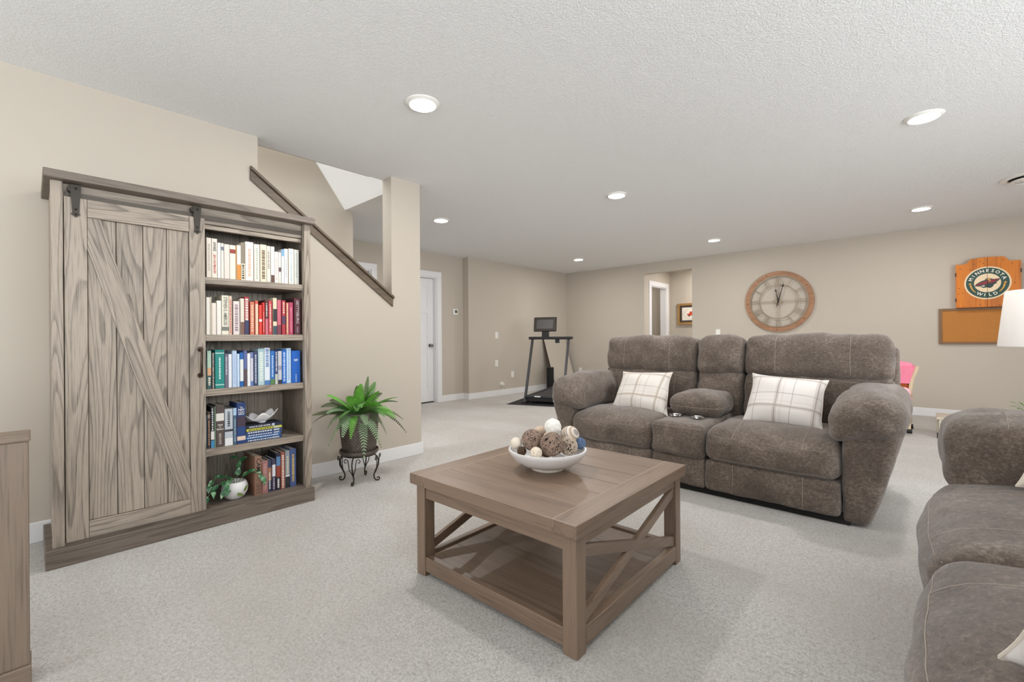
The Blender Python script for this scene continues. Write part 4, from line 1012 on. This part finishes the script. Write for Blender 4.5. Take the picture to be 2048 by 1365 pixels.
for h, tx in enumerate(NUM):
    a = h*PI/6; wds = {'I': .022, 'V': .048, 'X': .048}; tot = sum(wds[c] for c in tx); x = -tot/2; mb = MB(); r0, r1 = .270, .388
    for c in tx:
        wd = wds[c]; m_ = x+wd/2
        st_ = {'I': [(0, 0)], 'V': [(-.018, 0), (.018, 0)], 'X': [(-.018, .018), (.018, -.018)]}[c]   # (offset at outer, offset at inner)
        for o1, o0 in st_: mb.bar(kp(r1, a, m_+o1), kp(r0, a, m_+o0), .0055, .006, up=(0, 1, 0))
        x += wd
    mb.build('numeral', CM, ck)
for a in (0, PI/2, PI, 3*PI/2):
    mb = MB()
    for of in (-.009, .009): mb.bar(kp(.052, a, of), kp(.262, a, of), .004, .006, up=(0, 1, 0))
    mb.build('spoke', CM, ck)
MB().prism([(KX, KZ-.062), (KX+.062, KZ), (KX, KZ+.062), (KX-.062, KZ)], 1, BY-.042, BY-.028).build('centre_plate', CM, ck)
def hand(a, L, tail, name):
    mb = MB(); y0, y1 = BY-.050, BY-.046
    def q(r, o): p = kp(r, a, o); return (p.x, p.z)
    mb.prism([q(-tail, 0), q(-.02, -.009), q(L*.72, -.004), q(L, 0), q(L*.72, .004), q(-.02, .009)], 1, y0, y1)
    c = kp(L*.74, a); ring_ = []
    mb.prism([q(L*.74-.024, 0), q(L*.74, -.015), q(L*.74+.024, 0), q(L*.74, .015)], 1, y0, y1)
    mb.build(name, M['iron'], ck)
hand(R(15.5), .330, .105, 'minute_hand'); hand(R(-10.5), .228, 0, 'hour_hand')
MB().cyl((KX, BY-.055, KZ), (KX, BY-.04, KZ), .014, 16).build('hub', M['iron'], ck)

# ------------------------------------------------------------------ dart board cabinet with emblem
dc = thing('dartboard_cabinet', (.49, BY, 1.38), 'honey pine dartboard cabinet with scalloped top and round hockey emblem', 'dartboard cabinet')
DYf = BY-.085; XC = .492; DW = .270; ZB = 1.380
boxo('cabinet_body', PINE[2], (XC-DW+.006, XC+DW-.006, DYf+.022, BY-.001, ZB, 1.900), dc)
def top_curve(t_):  # 0 outer edge .. 1 centre
    if t_ < .30: return 1.912+.010*math.sin(t_/.30*PI*.5)*0
    if t_ < .52: q = (t_-.30)/.22; return 1.912+.058*(q*q*(3-2*q))
    return 1.970+.010*(t_-.52)/.48
for sg in (-1, 1):
    pts = [(XC+sg*.0015, ZB), (XC+sg*DW, ZB)]
    for i in range(25): t_ = i/24; pts.append((XC+sg*(DW-(DW-.0015)*t_), top_curve(t_)))
    if sg > 0: pass
    else: pts = pts[::-1]
    MB().prism(pts[::-1], 1, DYf, DYf+.020).build('cabinet_door', PINE[2], dc, bev=.002)
    for z in (1.475, 1.79): MB().box(XC+sg*DW-.006, XC+sg*DW+.006, DYf-.004, DYf+.024, z-.022, z+.022).build('hinge', M['bronze'], dc)
for i, (u, z) in enumerate([(-.23, 1.86), (-.11, 1.90), (-.06, 1.93), (-.035, 1.905), (-.24, 1.62), (-.21, 1.56), (-.245, 1.55), (-.06, 1.41), (-.20, 1.395), (.13, 1.93), (.20, 1.88), (.22, 1.65), (-.14, 1.84), (.10, 1.40)]):
    mb = MB(); mb.prism([(XC+u+.006*math.cos(a*PI/5), z+.005*math.sin(a*PI/5)) for a in range(10)], 1, DYf-.0006, DYf+.001); mb.build('knot', solid((92, 44, 12)), dc)
em = thing('emblem', (XC, DYf, 1.665), parent=dc)
EC = (XC, 1.668)
def clip(poly, sg, x0):
    out = []; n = len(poly)
    for i in range(n):
        p, q = poly[i], poly[(i+1) % n]; a = (p[0]-x0)*sg; b = (q[0]-x0)*sg
        if a >= 0: out.append(p)
        if (a >= 0) != (b >= 0): t_ = a/(a-b); out.append((p[0]+(q[0]-p[0])*t_, p[1]+(q[1]-p[1])*t_))
    return out
def decal(name, poly, col, lay, split=True):
    mb = MB(); y = DYf-.0008*lay
    for sg in ((-1, 1) if split else (0,)):
        pl = clip(poly, sg, EC[0]+sg*.0016) if split else poly
        if len(pl) >= 3:
            ar = sum(pl[i][0]*pl[(i+1) % len(pl)][1]-pl[(i+1) % len(pl)][0]*pl[i][1] for i in range(len(pl)))
            mb.prism(pl if ar > 0 else pl[::-1], 1, y, y+.0007)
    mb.build(name, solid(col, .5), em)
disc = lambda r, n=72, k=1.0: [(EC[0]+r*math.cos(2*PI*i/n), EC[1]+r*k*math.sin(2*PI*i/n)) for i in range(n)]
CR, GRN, RED2, WHT, GLD = (238, 214, 178), (38, 72, 62), (142, 40, 48), (244, 240, 226), (222, 166, 72)
decal('outer_disc', disc(.196), CR, 1); decal('green_ring', disc(.181), GRN, 2); decal('inner_disc', disc(.112), CR, 3)
E_ = lambda L: [(EC[0]+x*.115, EC[1]+y*.115) for x, y in L]
decal('head_silhouette', E_([(-.95, -.30), (-.80, -.05), (-.45, .20), (-.20, .30), (-.10, .46), (.10, .50), (.30, .42), (.42, .36), (.95, .40), (.75, .12), (.62, .02), (.70, -.05), (.45, -.22), (.40, -.40), (.20, -.56), (-.05, -.46), (-.25, -.52), (-.50, -.40), (-.35, -.32), (-.60, -.34)]), (40, 58, 58), 4)
decal('head_mane', E_([(-.88, -.27), (-.70, -.08), (-.30, .12), (.05, .26), (.40, .30), (.85, .36), (.55, .08), (.30, -.04), (.05, .02), (-.10, -.14), (-.40, -.16)]), RED2, 5)
decal('head_sun', E_([(-.08, .34), (0, .44), (.14, .45), (.26, .36), (.16, .30)]), GLD, 6)
decal('head_tooth', E_([(-.42, -.28), (-.20, -.24), (-.22, -.38), (-.40, -.34)]), WHT, 6, False)
decal('head_eye', E_([(.02, .18), (.18, .24), (.30, .20), (.16, .14)]), GLD, 6)
for sg in (-1, 1):
    c = (EC[0]+sg*.146, EC[1]-.004); pl = []
    for i in range(10): r_ = (.017 if i % 2 == 0 else .007); a = PI/2+i*PI/5; pl.append((c[0]+r_*math.cos(a), c[1]+r_*math.sin(a)))
    decal('star', pl, GLD, 4, False)
    a0 = PI if sg < 0 else 0; arc = [R(8+i*5) for i in range(9)]
    pl = [(EC[0]+sg*(.150)*math.cos(a), EC[1]-.150*math.sin(a)) for a in arc]+[(EC[0]+sg*(.143-.001*i)*math.cos(a), EC[1]-(.143-.001*i)*math.sin(a)) for i, a in enumerate(arc[::-1])]
    decal('star_trail', pl, GLD, 4, False)
def arc_text(txt, r, a_mid, step, size, top):
    mb = MB()
    for i, ch in enumerate(txt):
        k = i-(len(txt)-1)/2; a = a_mid-k*step if top else a_mid+k*step
        v, f = text_mesh(ch, size, True); rot = a-PI/2 if top else a+PI/2
        cx, cz = EC[0]+r*math.cos(a), EC[1]+r*math.sin(a)
        mb.add([(cx+p[0]*math.cos(rot)-p[1]*math.sin(rot), DYf-.0040, cz+p[0]*math.sin(rot)+p[1]*math.cos(rot)) for p in v], f)
    mb.build('lettering', solid(WHT), em)
arc_text('MINNESOTA', .146, PI/2, R(17.5), .050, True)
arc_text('WILD', .146, -PI/2, R(18), .050, False)

# ------------------------------------------------------------------ cork board
cb = thing('cork_board', (.46, BY, .93), 'brown framed cork board hanging below the dartboard cabinet', 'cork board')
boxo('cork_panel', M['cork'], (.085, .85, BY-.018, BY-.003, .945, 1.362), cb)
for nm, b, w_ in (('frame_side', (.068, .100, BY-.026, BY-.001, .930, 1.378), 2), ('frame_side', (.838, .870, BY-.026, BY-.001, .930, 1.378), 2), ('frame_rail', (.100, .838, BY-.026, BY-.001, .930, .960), 0), ('frame_rail', (.100, .838, BY-.026, BY-.001, 1.348, 1.378), 0)):
    boxo(nm, M['corkframe'][w_], b, cb, bev=.003)

# ------------------------------------------------------------------ wall plates, thermostat
def plate(name, label, cat, loc, axis, kind, group=None):
    x, y, z = loc; t = thing(name, (x, y, z-.058), label, cat, group)
    def bx(nm, u0, u1, z0, z1, d0, d1, mat, bev=0):
        if axis == 'x': b = (x+d0, x+d1, y+u0, y+u1, z+z0, z+z1)
        else: b = (x+u0, x+u1, y-d1, y-d0, z+z0, z+z1)
        return boxo(nm, mat, b, t, bev=bev)
    bx('cover_plate', -.036, .036, -.058, .058, .0003, .006, M['white'], .002)
    if kind == 'switch': bx('rocker', -.016, .016, -.032, .032, .006, .010, M['white'], .001)
    elif kind == 'outlet':
        for zz in (-.026, .026):
            bx('socket', -.016, .016, zz-.015, zz+.015, .006, .008, M['white'], .001)
            for u in (-.006, .006): bx('slot', u-.0012, u+.0012, zz-.005, zz+.007, .008, .0085, M['shadowgap'])
    return t
plate('wall_switch', 'white rocker switch plate on the far wall left of the treadmill', 'switch', (FX, 5.786, 1.102), 'x', 'switch')
plate('wall_outlet', 'white outlet directly below the rocker switch on the far wall', 'outlet', (FX, 5.781, .594), 'x', 'outlet')
plate('wall_outlet', 'white outlet low on the far wall beside the treadmill', 'outlet', (FX, 6.205, .367), 'x', 'outlet')
plate('wall_outlet', 'white outlet low on the back wall right of the treadmill', 'outlet', (-5.417, BY, .363), 'y', 'outlet')
plate('wall_switch', 'white switch plate on the back wall just above the loveseat', 'switch', (-2.634, BY, 1.115), 'y', 'switch')
t = thing('wall_inlet', (FX, 5.907, .17), 'round white wall inlet just above the baseboard of the far wall', 'wall inlet')
MB().cyl((FX, 5.907, .205), (FX+.03, 5.907, .205), .045, 28, .036).build('flange', M['white'], t, smooth=True)
MB().cyl((FX+.03, 5.907, .205), (FX+.06, 5.907, .205), .020, 20).build('spout', M['white'], t, smooth=True)
t = thing('thermostat', (FX2, 4.935, 1.44), 'small square white thermostat with dark screen beside the white door', 'thermostat')
boxo('housing', M['white'], (FX2+.0003, FX2+.022, 4.885, 4.985, 1.450, 1.550), t, bev=.005)
boxo('screen', solid((84, 84, 70)), (FX2+.022, FX2+.024, 4.918, 4.968, 1.480, 1.530), t)

# ------------------------------------------------------------------ framed picture in the hall
fr = thing('framed_picture', (-3.52, HY, 1.30), 'wooden framed picture of a red truck in the hall', 'picture')
fx0, fx1, fz0, fz1 = -3.803, -3.20, 1.300, 1.730
for nm, b, w_ in (('frame_side', (fx0, fx0+.045, HY-.03, HY-.001, fz0, fz1), 2), ('frame_side', (fx1-.045, fx1, HY-.03, HY-.001, fz0, fz1), 2), ('frame_rail', (fx0+.045, fx1-.045, HY-.03, HY-.001, fz0, fz0+.045), 0), ('frame_rail', (fx0+.045, fx1-.045, HY-.03, HY-.001, fz1-.045, fz1), 0)):
    boxo(nm, GOLDW[w_], b, fr, bev=.003)
boxo('dark_mat', solid((66, 54, 44)), (fx0+.045, fx1-.045, HY-.020, HY-.002, fz0+.045, fz1-.045), fr)
boxo('paper', solid((240, 232, 220)), (fx0+.095, fx1-.095, HY-.022, HY-.0195, fz0+.085, fz1-.085), fr)
pcx, pcz = (fx0+fx1)/2, (fz0+fz1)/2
mb = MB(); rr = random.Random(3)
for i in range(34):
    a = 2*PI*i/34; rx, rz = .165+rr.uniform(-.012, .012), .108+rr.uniform(-.01, .01); c = (pcx+rx*math.cos(a), pcz+rz*math.sin(a)); b_r = rr.uniform(0, 6.28)
    mb.prism([(c[0]+.011*math.cos(b_r), c[1]+.011*math.sin(b_r)), (c[0]+.004*math.cos(b_r+1.57), c[1]+.004*math.sin(b_r+1.57)), (c[0]-.011*math.cos(b_r), c[1]-.011*math.sin(b_r)), (c[0]-.004*math.cos(b_r+1.57), c[1]-.004*math.sin(b_r+1.57))], 1, HY-.0228, HY-.0222)
o = mb.build('wreath_print', solid((150, 140, 112)), fr); o['kind'] = 'stuff'
mb = MB().prism([(pcx-.10, pcz-.035), (pcx+.10, pcz-.035), (pcx+.10, pcz+.005), (pcx+.02, pcz+.008), (pcx+.0, pcz+.045), (pcx-.05, pcz+.045), (pcx-.06, pcz+.008), (pcx-.10, pcz+.0)], 1, HY-.0234, HY-.0224)
mb.build('truck_print', solid((206, 70, 46)), fr)
for u in (-.06, .06): MB().prism([(pcx+u+.018*math.cos(a*PI/8), pcz-.038+.018*math.sin(a*PI/8)) for a in range(16)], 1, HY-.0242, HY-.0234).build('wheel_print', solid((70, 60, 56)), fr)

# ------------------------------------------------------------------ treadmill, mat, roller, leaning board
TA = R(21); wv = Vector((math.cos(TA), math.sin(TA), 0)); lv_ = Vector((-math.sin(TA), math.cos(TA), 0))
mat_ = thing('exercise_mat', (-4.921, 5.148, 0), 'black rubber exercise mat under the treadmill', 'mat', rz=TA)
MB().box(.0, 1.0, -.02, 1.75, .0005, .006).build('mat_sheet', M['rubber'], mat_, mat_, bev=.002)
tm = thing('treadmill', (-4.746, 5.375, .006), 'black folding treadmill with tablet console seen from the front', 'treadmill', rz=TA)
TWd = .62
def tb(nm, mat, b, bev=.004): return boxo(nm, mat, b, tm, tm, bev)
for x in (0, TWd):
    MB().bar((x, .0, .02), (x, .40, 1.03), .050, .032, up=(1, 0, 0)).build('upright', M['darkgrey'], tm, tm, bev=.004)
    tb('side_rail', M['darkgrey'], (x-.025+(.03 if x == 0 else -.03), x+.025+(.03 if x == 0 else -.03), .02, 1.55, .085, .125))
    MB().box(x-.03, x+.03, -.04, .10, 0, .03).build('foot', M['black'], tm, tm, bev=.004)
tb('motor_cover', M['black'], (.03, TWd-.03, .00, .22, .03, .105), .012)
tb('front_bar', M['darkgrey'], (.0, TWd, -.02, .03, .10, .135))
tb('brand_plate', M['white'], (.17, .27, -.0215, -.0195, .108, .128), 0)
tb('warning_sticker', M['white'], (.47, .57, -.003, .001, .045, .095), 0)
tb('running_belt', M['belt'], (.055, TWd-.055, .22, 1.50, .100, .112), .003)
tb('deck', M['black'], (.05, TWd-.05, .20, 1.52, .07, .099), .003)
tb('rear_roller', M['black'], (.03, TWd-.03, 1.50, 1.56, .05, .115), .01)
MB().box(-.055, TWd+.06, .34, .46, 1.015, 1.062).build('handlebar', M['black'], tm, tm, bev=.015, seg=3)
MB().box(.40, .46, .36, .43, .955, 1.015).build('cup_holder', M['black'], tm, tm, bev=.006)
scr = Matrix.Translation((.222, .40, 1.265)) @ Matrix.Rotation(R(-10), 4, 'X')
mb = MB(); mb.xbox(scr, .195, .018, .120); mb.build('screen', M['black'], tm, tm, bev=.012, seg=3)
mb = MB(); mb.xbox(scr @ Matrix.Translation((0, -.021, 0)), .150, .006, .085); mb.build('screen_back_panel', plain('dark_bronze_plastic', lin((58, 50, 42)), .35), tm, tm, bev=.006)
for dx, dz, hx_, hz_ in ((0, .100, .165, .006), (0, -.100, .165, .006), (-.170, 0, .006, .095), (.170, 0, .006, .095)):
    mb = MB(); mb.xbox(scr @ Matrix.Translation((dx, -.019, dz)), hx_, .004, hz_); mb.build('bezel_ridge', M['bronze'], tm, tm, bev=.002)
MB().box(.165, .285, .385, .420, 1.055, 1.20).build('screen_neck', M['black'], tm, tm, bev=.006)
t = thing('foam_roller', (-5.45, 6.93, 0), 'upright black foam roller standing behind the treadmill', 'foam roller')
MB().lathe([(.02, .47), (.050, .47), (.066, .474), (.070, .468), (.070, .006), (.066, .0), (.02, .0)], (-5.45, 6.93, .0005), 32).build('roller_body', M['blackfab'], t, smooth=True)
MB().lathe([(.001, .472), (.045, .472)], (-5.45, 6.93, .0005), 32, close=False).build('core_end', M['black'], t)
t = thing('leaning_board', (-5.55, 7.45, 0), 'pale board leaning against the wall in the corner behind the treadmill', 'board')
a, b = (-5.44, .002), (-5.772, 1.10)
MB().prism([(a[0], a[1]), (a[0]+.014, a[1]+.004), (b[0]+.012, b[1]), (b[0], b[1])], 1, 7.10, 7.80).build('board_face', M['wall'], t)
MB().prism([(a[0]-.002, a[1]), (a[0]+.017, a[1]+.004), (b[0]+.0, b[1]), (b[0]+.0, b[1]-.02)], 1, 7.088, 7.099).build('board_edge', M['bronze'], t)

# ------------------------------------------------------------------ pink toy cradle behind the loveseat
ty = thing('toy_cradle', (-.40, 6.37, 0), 'pink wooden doll cradle on casters behind the loveseat', 'toy')
for sx, xo in ((1, -.165), (-1, -.635)):
    for yy in (6.37, 6.72):
        pts = [(xo, .045), (xo, .20), (xo+sx*.004, .40), (xo+sx*.020, .55), (xo+sx*.066, .70), (xo+sx*.038, .705), (xo-sx*.008, .56), (xo-sx*.026, .40), (xo-sx*.030, .20), (xo-sx*.028, .045)]
        if sx < 0: pts = pts[::-1]
        MB().prism(pts[::-1], 1, yy-.012, yy+.012).build('leg', TAN[2], ty, bev=.002)
        mb = MB().cyl((xo-.035, yy, .026), (xo+.01, yy, .026), .025, 20).box(xo-.022, xo-.006, yy-.008, yy+.008, .03, .06); mb.build('caster', M['black'], ty, smooth=True)
boxo('side_panel', M['orange'], (-.640, -.165, 6.375, 6.385, .28, .60), ty)
boxo('side_panel', M['orange'], (-.640, -.165, 6.705, 6.715, .28, .60), ty)
for yy in (6.375, 6.70):
    MB().prism([(-.62, .530), (-.175, .530), (-.130, .705), (-.67, .705)], 1, yy-.028, yy-.012).build('fabric_skirt', M['pink'], ty, bev=.006)
soft('bedding', (-.39, 6.54, .69), (.25, .15, .055), .05, ty, None, (0, 0, .02), mat=M['pink'], n=10)
MB().sphere((-.215, 6.30, .440), .055, 20, 12).build('plush_ball', M['pinkl'], ty, smooth=True)
MB().sphere((-.200, 6.29, .375), .050, 20, 12, (1, 1, .9)).build('plush_ball', M['pink'], ty, smooth=True)
soft('plush_bundle', (-.225, 6.29, .285), (.055, .05, .05), .03, ty, None, (0, .01, .0), mat=M['pink'], n=8)
boxo('lower_shelf', TAN[0], (-.640, -.165, 6.27, 6.70, .215, .232), ty)

# ------------------------------------------------------------------ low toy table with plant, floor lamp
LOWW = woods('pale_washed_wood', lin((176, 164, 146)), lin((206, 195, 178)), ring=6, size=8, mixw=.25)
lt = thing('low_table', (.75, 6.55, 0), 'low tan wooden table by the back wall behind the right sofa', 'table')
boxo('table_top', LOWW[0], (.03, 1.5, 6.24, 6.62, .190, .214), lt, bev=.004)
for y in (6.25, 6.59): boxo('apron', LOWW[0], (.05, 1.48, y, y+.018, .060, .190), lt)
for x in (.034, 1.47): boxo('end_panel', LOWW[1], (x, x+.018, 6.27, 6.59, .055, .190), lt)
for x in (.034, 1.43):
    for y in (6.25, 6.56): boxo('foot', M['bronze'], (x, x+.05, y, y+.05, 0, .055), lt, bev=.003)
pl_ = thing('leafy_plant', (.66, 6.45, .214), 'small green leafy plant at the right edge, on the low table', 'potted plant')
MB().lathe([(.035, 0), (.050, .01), (.060, .09), (.055, .09), (.04, .07)], (.66, 6.45, .2145), 28).build('pot', M['bowl'], pl_, smooth=True)
rr = random.Random(8)
for i in range(16):
    a = rr.uniform(0, 6.28); e_ = rr.uniform(.2, 1.3); d = Vector((math.cos(a)*math.cos(e_), math.sin(a)*math.cos(e_), math.sin(e_))); b = Vector((.66, 6.45, .29)); L = rr.uniform(.05, .12)
    mb = MB().tube([b, b+d*L], .0018, 4); leaf(mb, b+d*L, d+Vector((0, 0, -.4)), (0, 0, 1), .055, .028); mb.build('leaf', FERN[1], pl_)
fl = thing('floor_lamp', (.535, 4.20, 0), 'floor lamp with tapered white linen shade at the right edge', 'lamp')
MB().lathe([(.13, 0), (.135, .008), (.13, .02), (.02, .028)], (.535, 4.20, 0), 40).build('base', M['bronze'], fl, smooth=True)
MB().cyl((.535, 4.20, .028), (.535, 4.20, 1.12), .011, 16).build('pole', M['bronze'], fl, smooth=True)
MB().lathe([(.230, .966), (.231, .972), (.198, 1.306), (.197, 1.312), (.194, 1.312), (.195, 1.306), (.2275, .972), (.2275, .966), (.230, .966)], (.535, 4.20, 0), 64, close=False).build('lamp_shade', M['shade'], fl, smooth=True)
MB().sphere((.535, 4.20, 1.15), .032, 20, 12, (1, 1, 1.2)).build('bulb', M['white'], fl, smooth=True)
